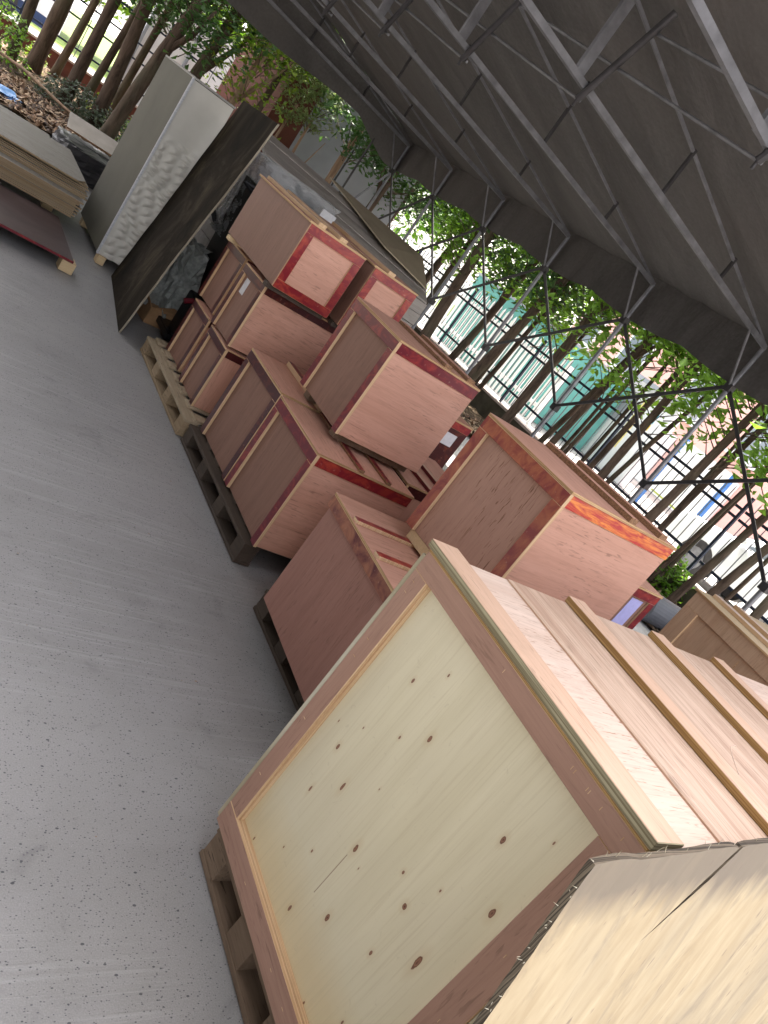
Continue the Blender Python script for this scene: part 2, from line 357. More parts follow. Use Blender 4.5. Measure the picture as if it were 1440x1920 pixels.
# ------------------------------------------------------------------ canopy tent
def canopy():
    root = empty('canopy_tent', (6, 4.2, 0), label='large dark grey canvas canopy on steel trusses sheltering the crates', cat='canopy')
    O = Vector((6, 4.2, 0))
    YS = [11.2, 9.85, 8.47, 7.08, 5.65, 4.22, 2.80, 1.42]
    XR = 0.25
    zb = lambda x: 2.62+0.082*(6-x)                       # lower chord
    zt = lambda x: 2.66+0.232*(6-x)                       # upper chord
    zc = lambda x: 2.70+0.232*(6-x)            # canvas
    def L(p): return Vector(p)-O
    # canvas, sagging between trusses
    ya, yb = YS[-1]+0.08, YS[0]+0.03
    def fn(u, v):
        x = XR-0.1+(6.10-XR+0.1)*u; y = ya+(yb-ya)*v
        k = min(range(len(YS)), key=lambda i: abs(YS[i]-y)); dd = min(1.0, abs(YS[k]-y)/0.7)
        z = zc(x) - 0.035*math.sin(dd*math.pi/2)**2*min(1, (6.1-x))
        z += 0.008*math.sin(x*9+y*4)*math.sin(y*7+x)
        return L((x, y, z))
    grid(110, 130, fn).build('roof_canvas', M['canvas'], root, smooth=True)
    # side valance
    def fv(u, v):
        y = ya+(yb-ya)*u
        k = min(range(len(YS)), key=lambda i: abs(YS[i]-y)); dd = min(1.0, abs(YS[k]-y)/0.7)
        z0 = 2.70; z1 = 2.24+0.05*dd*dd
        return L((6.05+0.02*math.sin(y*5)*(v)+0.01*math.sin(y*17), y, z0+(z1-z0)*v))
    grid(220, 8, fv).build('side_valance', M['canvas'], root, smooth=True)
    def fe(u, v):
        x = XR-0.1+(6.07-XR+0.1)*u; z0 = zc(x); z1 = 2.50+0.02*math.sin(x*3)
        if x > 5.1: z1 -= 0.26*min(1, (x-5.1)/0.7)
        return L((x, yb+0.01*math.sin(x*6), z0+(z1-z0)*v))
    grid(120, 8, fe).build('end_valance', M['canvas'], root, smooth=True)
    for i, y in enumerate(YS):
        t = MB()
        # lower chord, upper chord, webs, on both slopes
        t.bar(L((6, y, zb(6))), L((XR, y, zb(XR))), 0.036, 0.040)
        o = t.build('lower_chord', M['steelgrey'], root)
        t = MB()
        t.bar(L((6, y, zt(6)-0.03)), L((XR, y, zt(XR))), 0.018, 0.020)
        t.build('upper_chord', M['steelgrey'], root)
        for X in (5, 4, 3, 2, 1):
            xx = X
            zl, zh = zb(xx), zt(xx)
            if X == 3:
                MB().box(L((2.89, y+0.02, zl)), L((2.96, y+0.05, zh+0.04))).build('king_strut', M['steelgrey'], root)
            else:
                t = MB(); t.bar(L((X, y, zl)), L((X, y, zh)), 0.022, 0.022); t.build('web_strut', M['steeldark'], root)
        # post and head brace
        t = MB(); t.tube(L((6, y, 0)), L((6, y, 2.62)), 0.021, 12)
        t.box(L((5.93, y-0.07, -0.004)), L((6.07, y+0.07, 0.012)))
        t.build('support_post', M['steel'], root)
        t = MB(); t.tube(L((5.99, y, 2.2)), L((5.68, y, zb(5.68))), 0.011, 8); t.build('head_brace', M['steelgrey'], root)
        t = MB(); t.tube(L((XR, y, zb(XR)-0.05)), L((-3.15, y, 4.6)), 0.028, 12); t.build('wall_tie', M['steel'], root)
        for z in (2.2, 1.15):
            MB().box(L((5.965, y-0.035, z-0.035)), L((6.035, y+0.035, z+0.035))).build('pivot_bracket', M['steeldark'], root)
        # roof scissor members at X=3
        t = MB(); t.tube(L((3.0, y, 2.79)), L((3.0, y-0.28, 3.36)), 0.022, 10)
        t.tube(L((3.0, y, 2.75)), L((3.0, y, 2.90)), 0.010, 6)
        t.build('scissor_bar', M['steeldark'], root)
        t = MB(); t.tube(L((3.03, y-0.15, 3.26)), L((3.03, y-2.85, 2.80)), 0.010, 8); t.build('scissor_bar', M['steelgrey'], root)
    # wall scissors: head of one post to mid-height of the next, and down to the foot
    for k in range(len(YS)-1):
        y0, y1 = YS[k], YS[k+1]
        for (a, b, x) in ((2.2, 1.15, 6.0), (1.15, 2.2, 5.965)):
            t = MB(); t.bar(L((x, y0, a)), L((x, y1, b)), 0.012, 0.030); t.build('wall_scissor', M['steeldark'], root)
    # end wall bars on the far corner
    t = MB(); t.tube(L((6, 11.2, 2.2)), L((5.2, 11.25, 0.3)), 0.016, 8); t.build('end_brace', M['steel'], root)
    t = MB(); t.tube(L((5.5, 11.25, 2.4)), L((5.5, 11.25, 0.0)), 0.016, 8); t.build('end_brace', M['steeldark'], root)
canopy()
def shade_building():  # unseen building added to block light coming from the left
    r = empty('unseen_shade_building', (-3.2, -4, 0), 0, label='added unseen wall with roller doors, shading the aisle from the left', cat='building')
    boxpart('wall', (-6, 0, 0), (0, 16.5, 11.0), [plain('shade_building_wall', (0.10, 0.10, 0.10, 1), 0.85, 0.2, 2)], r, bevel=0)
    boxpart('roof', (-6.2, -0.2, 11.0), (0.25, 16.7, 11.2), [M['steeldark']], r, bevel=0)
    for y in (1.5, 6, 10.5):
        f = boxpart('roller_door', (0.001, y, 0), (0.06, y+3.4, 3.4), [M['steeldark']], r, bevel=0)
        for k in range(12): boxpart('slat', (0.061, y, 0.05+k*0.28), (0.085, y+3.4, 0.29+k*0.28), [M['steeldark']], f, bevel=0)
shade_building()

# ------------------------------------------------------------------ crates
T = 0.018
def crate(name, loc, w, d, h, yaw=0, label='', group=None, cat='crate', face=None, end=None, top=None, filmA=None, filmTop=None, filmEnd=None,
          a_strips='tlr', b_strips='t', fw=0.053, lid=0.012, battens=(), bat_axis='y', bat_w=0.05, bat_h=0.016, bat_mats=None, over=0.0):
    """plywood shipping crate: local x away from the aisle, y along it; -x is the aisle face, -y the near end"""
    face = face or M['pink_z']; end = end or M['pink_z']; top = top or M['pink_y']
    filmA = filmA or M['film']; filmTop = filmTop or filmA; filmEnd = filmEnd or filmA
    r = empty(name, loc, yaw, label=label, cat=cat, group=group)
    hz = h-lid
    boxpart('body', (T, T, 0.0), (w, d, hz), [face, end], r, {'-y': 1, '+y': 1})
    # strips on the aisle face: film outside, pale plies on the edges
    E = M['cream']; mis = {'-x': 0, '-y': 1, '+y': 1, '+z': 1, '-z': 1}
    zt0 = hz-fw if 't' in a_strips else hz
    zb0 = fw if 'b' in a_strips else 0.0
    if 't' in a_strips: boxpart('frame_strip', (0, 0, hz-fw), (T, d, hz), [filmTop, E], r, mis)
    if 'b' in a_strips: boxpart('frame_strip', (0, 0, 0), (T, d, fw), [filmA, E], r, mis)
    if 'r' in a_strips: boxpart('frame_strip', (0.0, 0.0, zb0), (T, fw, zt0), [filmA, E], r, mis)
    if 'l' in a_strips: boxpart('frame_strip', (0.0, d-fw, zb0), (T, d, zt0), [filmA, E], r, mis)
    misb = {'-y': 0, '-x': 1, '+x': 1, '+z': 1, '-z': 1}
    x0 = T+0.001
    zt1 = hz-fw if 't' in b_strips else hz
    zb1 = fw if 'b' in b_strips else 0.0
    if 't' in b_strips: boxpart('frame_strip', (x0, 0.006, hz-fw), (w, T, hz), [filmEnd, E], r, misb)
    if 'b' in b_strips: boxpart('frame_strip', (x0, 0.006, 0), (w, T, fw), [filmEnd, E], r, misb)
    if 'l' in b_strips: boxpart('frame_strip', (x0, 0.006, zb1), (x0+fw, T, zt1), [filmEnd, E], r, misb)
    if 'r' in b_strips: boxpart('frame_strip', (w-fw, 0.006, zb1), (w, T, zt1), [filmEnd, E], r, misb)
    if not b_strips or b_strips == 't':
        boxpart('end_sheet', (x0, 0.010, 0.0), (w, T-0.0005, zt1-0.0005), [end, E], r, misb)
    o = over
    boxpart('lid', (-o, -o, hz), (w+o, d+o, h), [top, M['creamz']], r, {'+z': 0, '-x': 1, '-y': 1, '+x': 1, '+y': 1})
    bm = bat_mats or [M['film'], M['cream']]
    for q in battens:
        if bat_axis == 'y': a, b = (q, 0.0, h), (q+bat_w, d, h+bat_h)
        else: a, b = (0.004, q, h), (w, q+bat_w, h+bat_h)
        boxpart('batten', a, b, bm, r, {'+z': 0, '-x': 1, '-y': 1, '+x': 1, '+y': 1})
    return r
def paper(root, axis, a, b, m, off):
    """small sheet of paper stuck on a crate face"""
    if axis == 'x': boxpart('paper_label', (off-0.0012, a[0], a[1]), (off-0.0002, b[0], b[1]), m, root, bevel=0)
    else: boxpart('paper_label', (a[0], off-0.0012, a[1]), (b[0], off-0.0002, b[1]), m, root, bevel=0)
def pallet(loc, w, d, h, mat, top, label, group='pallets under the crates', name='pallet', nb=4):
    """w across (x), d along the aisle (y)"""
    r = empty(name, loc, 0, label=label, cat='pallet', group=group)
    th = 0.018
    for k in range(3):
        x = [0, w/2-0.045, w-0.09][k]
        boxpart('bottom_runner', (x, 0, 0), (x+0.09, d, th), mat, r)
        for j in range(nb):
            y = (d-0.10)*j/(nb-1)
            boxpart('block', (x+0.004, y+0.002, th), (x+0.088, y+0.098, h-2*th), mat, r)
        boxpart('top_runner', (x, 0, h-2*th), (x+0.09, d, h-th), top, r)
    n = max(3, int(d/0.16))
    for j in range(n):
        y = (d-0.09)*j/(n-1)
        boxpart('deck_board', (0.055, y, h-th), (w, y+0.09, h), top, r)
    return r

ZB = 0.13
# pallets
pallet((1.87, 3.92, 0), 0.95, 1.13, ZB, M['pallet'], M['palletpale'], 'weathered pale pine pallet under the far stack of small crates')
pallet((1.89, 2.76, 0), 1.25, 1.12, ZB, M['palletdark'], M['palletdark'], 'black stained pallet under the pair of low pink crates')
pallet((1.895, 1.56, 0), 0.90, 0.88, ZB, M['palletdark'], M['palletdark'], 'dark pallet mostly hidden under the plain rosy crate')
pallet((1.295, 0.40, 0), 1.9, 0.82, ZB, M['palletworn'], M['palletworn'], 'rough pine pallet under the big pale-fronted crate in the foreground')

# ---- foreground crate N with the knotty pale panel
def knot_panel():
    s = NT('knotty_birch_panel', 0.34, 0.5)
    tc = s.n('ShaderNodeTexCoord'); sep = s.n('ShaderNodeSeparateXYZ'); s.l(tc.outputs['Object'], sep.inputs[0])
    n1 = s.noise(s.coords((3, 14, 1.0)), 1, 5, 0.6, 0.5, four=False)
    n2 = s.noise(s.coords((2.2, 2.2, 2.2)), 1, 3, four=False)
    c = s.mix(s.ramp(n1, (0.3, K0), (0.75, K1)), (0.74, 0.68, 0.49, 1), (0.65, 0.59, 0.405, 1))
    c = s.mix(s.math('MULTIPLY', s.ramp(n2, (0.35, K0), (0.7, K1)), 0.45), c, (0.60, 0.54, 0.40, 1))
    # yellower along the bottom edge
    wob = s.math('MULTIPLY', s.noise(s.coords((6, 6, 6)), 1, 3, four=False), 0.07)
    lo = s.n('ShaderNodeMapRange'); lo.inputs[1].default_value = 0.10; lo.inputs[2].default_value = 0.20; lo.inputs[3].default_value = 0.40; lo.inputs[4].default_value = 0
    s.l(s.math('SUBTRACT', sep.outputs[2], wob), lo.inputs[0])
    c = s.mix(lo.outputs[0], c, (0.62, 0.45, 0.20, 1))
    K = [(1.065,.457,.0068),(.994,.551,.0092),(.912,.643,.0037),(.856,.514,.0125),(1.102,.219,.0044),(1.012,.308,.0042),(.941,.39,.0048),(.817,.5,.0025),(.732,.607,.0048),(.678,.574,.0075),(.646,.671,.0046),(.626,.854,.0085),(.554,.941,.0042),(.544,.754,.0077),(.883,.263,.007),(.793,.363,.0098),(.662,.443,.0063),(.579,.545,.0136),(.695,.211,.0041),(.603,.302,.0052),(1.036,.858,.0061),(.97,.942,.0047),(.899,.82,.0071),(.962,.755,.0049),(1.059,.678,.0039),(1.082,.587,.008),(1.132,.621,.004)]
    g2 = s.noise(s.coords((2, 160, 4)), 1, 4, 0.6, 0.6, four=False)
    c = s.mix(s.math('MULTIPLY', s.ramp(g2, (0.5, K0), (0.7, K1)), 0.30), c, (0.50, 0.42, 0.26, 1))
    sc = s.noise(s.coords((30, 30, 30), (0.4, 0, 0)), 1, 3, 0.6, 2.0, four=False)
    c = s.mix(s.math('MULTIPLY', s.ramp(sc, (0.66, K0), (0.72, K1)), 0.16), c, (0.35, 0.28, 0.17, 1))
    dn = s.noise(s.coords((60, 60, 60)), 1, 2, four=False)
    wv = s.math('MULTIPLY', s.math('SUBTRACT', dn, 0.5), 0.9)
    rr = random.Random(5); total = None; halo = None
    for (y, z, rad) in K:
        y -= 0.43; z -= 0.13
        dy = s.math('DIVIDE', s.math('SUBTRACT', sep.outputs[1], y), rad*rr.choice((0.55, 0.7, 0.45)))
        dz = s.math('DIVIDE', s.math('SUBTRACT', sep.outputs[2], z), rad*rr.choice((1.1, 1.5, 1.0)))
        dd = s.math('SQRT', s.math('ADD', s.math('MULTIPLY', dy, dy), s.math('MULTIPLY', dz, dz)))
        total = dd if total is None else s.math('MINIMUM', total, dd)
    dd = s.math('ADD', total, wv)
    hal = s.ramp(s.math('MULTIPLY', total, 0.25), (0.15, K1), (0.75, K0))
    c = s.mix(s.math('MULTIPLY', hal, 0.35), c, (0.50, 0.36, 0.17, 1))
    core = s.ramp(dd, (0.0, (0.09, 0.03, 0.015, 1)), (0.45, (0.28, 0.13, 0.07, 1)), (0.75, (0.12, 0.045, 0.02, 1)), (1.0, (0.30, 0.15, 0.08, 1)))
    c = s.mix(s.ramp(dd, (0.85, K1), (1.0, K0)), c, core)
    # one long thin scratch
    ay, az, by, bz = .862-.43, .351-.13, .860-.43+0.002, .485-.13
    dx = s.math('ABSOLUTE', s.math('SUBTRACT', sep.outputs[1], s.math('ADD', ay, s.math('MULTIPLY', s.math('SUBTRACT', sep.outputs[2], az), (by-ay)/(bz-az)))))
    inz = s.math('MULTIPLY', s.math('GREATER_THAN', sep.outputs[2], az), s.math('LESS_THAN', sep.outputs[2], bz))
    c = s.mix(s.math('MULTIPLY', s.math('MULTIPLY', s.math('LESS_THAN', dx, 0.0012), inz), 0.7), c, (0.18, 0.08, 0.04, 1))
    s.col(c); s.bump(n1, 0.06, 0.001)
    return s.m
def big_crate():
    w, d, h = 2.1, 0.80, 0.96
    r = empty('shipping_crate', (1.27, 0.43, ZB), R(-0.4), label='largest crate in the foreground with a knotty pale panel in a rosy plywood frame', cat='crate')
    boxpart('body', (0.032, 0.03, 0), (w, d-0.012, h-0.006), [M['pink_z']], r)
    boxpart('side_panel', (0.022, 0.05, 0.05), (0.0315, d-0.04, h-0.03), [knot_panel()], r, bevel=0)
    E = M['cream']; mis = {'-x': 0, '-y': 1, '+y': 1, '+z': 1, '-z': 1}
    boxpart('frame_strip', (0, 0.0, h-0.058), (0.022, d, h-0.004), [M['frame_y'], E], r, mis)
    boxpart('frame_strip', (0, 0.0, 0.0), (0.022, d, 0.072), [M['frame_y'], E], r, mis)
    boxpart('frame_strip', (0.001, 0, 0.072), (0.022, 0.072, h-0.058), [M['frame_z'], E], r, mis, label='near upright frame strip with a small crack')
    boxpart('frame_strip', (0.001, d-0.058, 0.072), (0.022, d, h-0.058), [M['frame_z'], E], r, mis)
    # inner lining rebate, pale plies
    boxpart('rebate_lining', (0.010, d-0.063, 0.072), (0.022, d-0.058, h-0.058), [E], r, bevel=0)
    boxpart('rebate_lining', (0.010, 0.072, 0.072), (0.022, d-0.063, 0.078), [E], r, bevel=0)
    # end sheets standing proud at far and near corners
    boxpart('end_sheet', (0.002, d, 0.008), (w, d+0.014, h-0.02), [M['greyedgex'], M['greyedgex']], r)
    boxpart('end_sheet', (0.002, -0.016, 0.004), (w, -0.001, h-0.01), [M['pink_x'], M['greyedgex']], r, {'-x': 1, '+z': 1})
    # lid
    boxpart('lid', (0.0, 0.0, h-0.0045), (w, d, h+0.003), [M['toppale'], M['ochre']], r, {'+z': 0, '-x': 1, '-y': 1, '+y': 1})
    boxpart('lid_board', (0.285, 0.004, h+0.003), (0.545, d-0.004, h+0.0075), [M['topgrain'], M['toppeach']], r, {'+z': 0, '-x': 1, '+y': 1}, bevel=0)
    boxpart('lid_board', (0.60, 0.004, h+0.003), (1.02, d-0.004, h+0.0075), [M['topgrain'], M['toppeach']], r, {'+z': 0, '-x': 1, '+y': 1}, bevel=0)
    boxpart('lid_board', (1.07, 0.004, h+0.003), (1.46, d-0.004, h+0.0075), [M['topgrain'], M['toppeach']], r, {'+z': 0, '-x': 1, '+y': 1}, bevel=0)
    boxpart('batten', (-0.004, -0.004, h+0.003), (0.085, d+0.012, h+0.024), [M['toppeach'], M['greyedge']], r, {'+z': 0, '-x': 1, '-y': 1, '+y': 1})
    for x in (0.545, 1.00, 1.43, 1.95):
        boxpart('batten', (x, 0.0, h+0.0075), (x+0.075, d+0.004, h+0.028), [M['toppeach'], M['ochre']], r, {'+z': 0, '-x': 1, '-y': 1, '+y': 1, '+x': 1})
    rs = random.Random(31)
    for k in range(26):
        q = rs.random()
        if k % 4 == 0: y_, z_ = 0.03+0.74*q, h-0.03
        elif k % 4 == 1: y_, z_ = 0.03+0.74*q, 0.035
        elif k % 4 == 2: y_, z_ = 0.035, 0.1+0.78*q
        else: y_, z_ = d-0.028, 0.1+0.78*q
        boxpart('staple', (-0.0007, y_, z_), (0.0002, y_+0.0012+0.008*(k % 2), z_+0.0012+0.008*((k+1) % 2)), [M['cream']], r, bevel=0)
    # loose wood shaving curls
    t = MB(); pts = [(0.62+0.16*u, 0.20+0.10*u+0.03*math.sin(u*3), h+0.0305+0.006*math.sin(u*math.pi)) for u in [k/10 for k in range(11)]]
    t.path(pts, [0.0012]*11, 5); t.build('wood_shaving', M['toppale'], r)
    return r
big_crate()
# torn dark-edged plywood sheet leaning on the near end
def leaning_sheet():
    s = NT('stained_birch_sheet', 0.7, 0.2)
    n1 = s.noise(s.coords((26, 26, 2.2), (0, R(20), 0)), 1, 6, 0.6, 0.5, four=False)
    n2 = s.noise(s.coords((4, 4, 2)), 1, 4, four=False)
    c = s.mix(s.ramp(n1, (0.3, K0), (0.72, K1)), (0.46, 0.375, 0.245, 1), (0.34, 0.26, 0.155, 1))
    c = s.mix(s.math('MULTIPLY', s.ramp(n2, (0.45, K0), (0.7, K1)), 0.6), c, (0.30, 0.25, 0.175, 1))
    tc = s.n('ShaderNodeTexCoord'); sep = s.n('ShaderNodeSeparateXYZ'); s.l(tc.outputs['Object'], sep.inputs[0])
    band = s.noise(s.coords((20, 20, 1.5), (0, R(20), 0)), 1, 4, 0.6, four=False)
    zz = s.math('ADD', sep.outputs[2], s.math('MULTIPLY', s.math('SUBTRACT', band, 0.5), 0.13))
    mr = s.n('ShaderNodeMapRange'); mr.inputs[1].default_value = 1.01; mr.inputs[2].default_value = 1.075; mr.inputs[3].default_value = 0; mr.inputs[4].default_value = 0.85
    s.l(zz, mr.inputs[0])
    c = s.mix(mr.outputs[0], c, (0.15, 0.125, 0.10, 1))
    fl = s.ramp(s.noise(s.coords((95, 95, 14), (0, R(20), 0)), 1, 1, four=False), (0.70, K0), (0.76, K1))
    fm = s.ramp(s.noise(s.coords((7, 7, 7)), 1, 1, four=False), (0.42, K0), (0.52, K1))
    stn = s.noise(s.coords((13, 13, 3.5), (0, R(20), 0)), 1, 5, 0.65, 0.8, four=False)
    c = s.mix(s.math('MULTIPLY', s.ramp(stn, (0.54, K0), (0.66, K1)), 0.5), c, (0.22, 0.18, 0.13, 1))
    c = s.mix(s.math('MULTIPLY', s.math('MULTIPLY', fl, fm), 0.7), c, (0.16, 0.12, 0.10, 1))
    s.col(c); s.bump(n1, 0.3, 0.002)
    r = empty('plywood_sheet', (1.03, 0.19, 0), 0, label='sun-bleached cracked plywood sheet with a grey top edge leaning on the foreground crate', cat='plywood sheet')
    # local frame: u across, v up the leaning face
    O = Vector((0, 0, 0)); tl = Vector((1.015, 0.378, 1.128))-Vector((1.03, 0.19, 0)); ud = (Vector((1.61, 0.412, 1.150))-Vector((1.015, 0.378, 1.128))).normalized()
    ht = tl.length; vd = tl.normalized(); nrm = ud.cross(vd).normalized()   # towards the camera (-y)
    if nrm.y > 0: nrm = -nrm
    th = 0.012; W = 1.9
    rr = random.Random(2)
    # front outline with a ragged edge and a wedge-shaped crack
    ck, cb = 0.475, (0.335, ht-0.20)
    top = []
    n = 60
    for i in range(n+1):
        u = W*i/n
        if abs(u-ck) < 0.02: continue
        top.append((u, ht-0.004*rr.random()-0.004*math.sin(u*9)))
    A = [(0, 0)]+[(W, 0)]+[p for p in reversed(top) if p[0] > ck]+[(ck+0.010, ht-0.003), (ck-0.035, ht-0.075), cb, (ck-0.055, ht-0.075), (ck-0.003, ht-0.004)]+[p for p in reversed(top) if p[0] < ck and p[0] > 0.01]
    left = [(0.003*rr.random()-0.001, ht-0.005-(ht-0.01)*k/50) for k in range(1, 50)]
    A = A+[(0.004, ht-0.008)]+left
    me = MB(); k = len(A)
    def P(uv, off): return O+ud*uv[0]+vd*uv[1]+nrm*off
    me.v = [tuple(P(p, 0.0)) for p in A]+[tuple(P(p, -th)) for p in A]
    me.f = [tuple(range(k)), tuple(reversed(range(k, 2*k)))]; me.mi = [0, 0]
    for i in range(k):
        j = (i+1) % k; me.f.append((i, i+k, j+k, j)); me.mi.append(1)
    # fix n-gon by letting blender triangulate at load
    E1 = plyedge('frayed_dark_edge', (0.22, 0.18, 0.13, 1), (0.05, 0.04, 0.03, 1), 'y', 500)
    o = me.build('sheet_face', [s.m, E1], r)
    # splinters along the torn edges
    t = MB()
    for q in range(90):
        if q % 2: uv = (rr.random()*W, ht-0.002)
        else: uv = (-0.001, ht*(0.35+0.65*rr.random()))
        a = P(uv, -th*rr.random()); dirn = (vd if q % 2 else -ud)*(0.003+0.009*rr.random())+nrm*(rr.random()-0.5)*0.008+vd*0.004*rr.random()
        t.tube(a, a+dirn, 0.0007, 4, 0, 0.0002)
    t.build('torn_fringe', M['greyedgex'], r, kind='stuff')
leaning_sheet()

G1 = 'pink plywood crates with maroon edging'
crate('shipping_crate', (1.77, 1.54, ZB), 1.02, 0.80, 0.56, R(-3), group=G1, face=M['rosy_z'], top=M['pink_x'],
      label='plain rosy crate with two maroon battens on its lid, right behind the largest crate', a_strips='t', filmA=M['filmworn'],
      battens=(0.36, 0.58), bat_axis='x', bat_w=0.035, bat_h=0.015, bat_mats=[M['filmred'], M['cream']])
c4 = crate('shipping_crate', (2.08, 1.655, 0.75), 0.76, 0.53, 0.54, R(2.2), group=G1, face=M['pinkfleck'], end=M['pink_x'], top=M['pink_y'],
      label='flecked crate with bright orange-streaked edging stacked behind the largest crate', filmA=M['filmrust'], filmEnd=M['filmfire'], filmTop=M['filmrust'],
      battens=(0.37, 0.60), bat_axis='y', bat_w=0.05, bat_h=0.022, bat_mats=[M['pink_y'], M['osb']])
# skids that carry it on the crate below
boxpart('skid', (0.02, 0.02, -0.044), (0.08, 0.50, 0.0), M['paleblock'], c4); boxpart('skid', (0.62, 0.02, -0.044), (0.68, 0.50, 0.0), M['paleblock'], c4)
crate('shipping_crate', (1.91, 2.725, ZB), 0.60, 0.555, 0.54, R(-1.2), group=G1, face=M['dull_shaded_z'], end=M['pink_x'],
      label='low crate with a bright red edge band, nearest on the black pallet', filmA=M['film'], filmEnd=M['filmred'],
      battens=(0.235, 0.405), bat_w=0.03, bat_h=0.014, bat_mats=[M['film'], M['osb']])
crate('shipping_crate', (1.92, 3.285, ZB), 0.60, 0.53, 0.55, R(-0.6), group=G1, face=M['dull_shaded_z'],
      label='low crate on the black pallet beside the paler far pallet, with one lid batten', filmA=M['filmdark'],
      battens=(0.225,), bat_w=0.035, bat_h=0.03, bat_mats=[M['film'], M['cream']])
crate('shipping_crate', (2.55, 2.86, ZB), 0.60, 0.62, 0.545, R(-1), group=G1, face=M['dull_shaded_z'],
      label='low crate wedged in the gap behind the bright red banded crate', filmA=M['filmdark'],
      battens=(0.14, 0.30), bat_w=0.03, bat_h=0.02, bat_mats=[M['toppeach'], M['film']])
c3 = crate('shipping_crate', (2.04, 2.90, 0.73), 0.545, 0.53, 0.52, R(-1.4), group=G1, face=M['dull_shaded_z'], end=M['pink_x'],
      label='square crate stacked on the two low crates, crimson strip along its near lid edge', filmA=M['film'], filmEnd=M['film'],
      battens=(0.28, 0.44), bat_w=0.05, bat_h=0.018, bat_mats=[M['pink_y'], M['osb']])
boxpart('skid', (0.04, 0.06, -0.042), (0.52, 0.11, 0.0), M['palletworn'], c3); boxpart('skid', (0.04, 0.44, -0.042), (0.52, 0.50, 0.0), M['palletworn'], c3)
G2 = 'small framed crates on the far pallet'
kw = dict(face=M['dull_shaded_z'], filmA=M['filmdark'], a_strips='tlr', fw=0.045, lid=0.008)
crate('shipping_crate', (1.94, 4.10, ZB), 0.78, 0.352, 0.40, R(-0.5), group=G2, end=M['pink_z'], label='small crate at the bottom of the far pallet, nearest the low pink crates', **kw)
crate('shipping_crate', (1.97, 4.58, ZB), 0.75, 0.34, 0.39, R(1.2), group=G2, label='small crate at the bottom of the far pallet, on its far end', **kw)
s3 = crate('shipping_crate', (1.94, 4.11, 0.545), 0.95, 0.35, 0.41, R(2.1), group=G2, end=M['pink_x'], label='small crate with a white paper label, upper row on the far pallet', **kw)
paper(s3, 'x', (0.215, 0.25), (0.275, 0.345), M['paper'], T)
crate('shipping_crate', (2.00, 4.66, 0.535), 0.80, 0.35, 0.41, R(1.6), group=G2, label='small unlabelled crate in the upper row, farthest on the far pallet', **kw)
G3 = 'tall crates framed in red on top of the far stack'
c6 = crate('shipping_crate', (1.90, 3.99, 0.985), 0.405, 0.92, 0.40, R(0.1), group=G3, face=M['dull_shaded_z'], end=M['pink_x'],
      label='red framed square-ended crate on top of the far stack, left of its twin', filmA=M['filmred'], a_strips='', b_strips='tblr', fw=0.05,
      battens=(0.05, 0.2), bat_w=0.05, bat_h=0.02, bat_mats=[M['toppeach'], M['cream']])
boxpart('skid', (0.0, 0.04, -0.028), (0.40, 0.09, 0.0), M['palletdark'], c6); boxpart('skid', (0.0, 0.80, -0.028), (0.40, 0.86, 0.0), M['paleblock'], c6)  # near skid coloured dark to stand for shade in the gap
c6b = crate('shipping_crate', (2.37, 3.99, 0.985), 0.355, 0.92, 0.40, R(0), group=G3, face=M['dull_shaded_z'], end=M['pink_x'],
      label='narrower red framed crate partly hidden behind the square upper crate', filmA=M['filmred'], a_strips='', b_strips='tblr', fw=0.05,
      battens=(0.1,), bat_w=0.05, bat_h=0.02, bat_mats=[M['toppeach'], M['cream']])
boxpart('skid', (0.0, 0.04, -0.028), (0.34, 0.09, 0.0), M['palletdark'], c6b); boxpart('skid', (0.0, 0.80, -0.028), (0.34, 0.86, 0.0), M['paleblock'], c6b)  # near skid dark here too, as the shaded gap under the crate
c9 = crate('shipping_crate', (2.62, 3.50, 0), 0.66, 0.45, 0.95, R(0), group='other crates glimpsed behind', face=M['dull_shaded_z'], end=M['filmdark'],
      label='dark crate with white label seen in the gap between two stacked crates', filmA=M['filmred'], b_strips='t', fw=0.045,
      battens=(0.1, 0.3), bat_w=0.06, bat_h=0.02, bat_mats=[M['toppale'], M['cream']])
paper(c9, 'y', (0.46, 0.78), (0.60, 0.86), M['paper'], 0.010)
c7 = crate('shipping_crate', (2.86, 1.86, 0), 0.47, 0.6, 1.03, R(0), group='other crates glimpsed behind', end=M['dull_shaded_z'],
      label='crate with a lilac paper sheet on its end beside the orange-banded crate', filmA=M['film'], b_strips='tr', fw=0.045)
paper(c7, 'y', (0.30, 0.55), (0.395, 0.962), M['lilac'], 0.0175)
# pale crate on the right
M['palebox'] = ply('pale_poplar_plywood', (0.52, 0.38, 0.26, 1), (0.42, 0.28, 0.18, 1), 'z', fleck=0.35)
c8 = crate('shipping_crate', (4.0, 0.78, 0), 0.95, 1.33, 1.075, R(0.5), group=None, face=M['palebox'], end=M['palebox'], top=ply('pale_poplar_lid', (0.62, 0.50, 0.34, 1), (0.50, 0.37, 0.22, 1), 'y'),
      label='pale unpainted poplar crate standing apart at the right edge', filmA=M['palebox'], a_strips='tlrb', fw=0.09, over=0.012,
      battens=(0.16, 0.42), bat_w=0.06, bat_h=0.022, bat_mats=[M['toppale'], M['cream']])
for yy in (0.52, 0.62, 0.92):
    boxpart('panel_joint', (0.0172, yy, 0.09), (0.0179, yy+0.004, 0.95), [M['creamz']], c8, bevel=0)

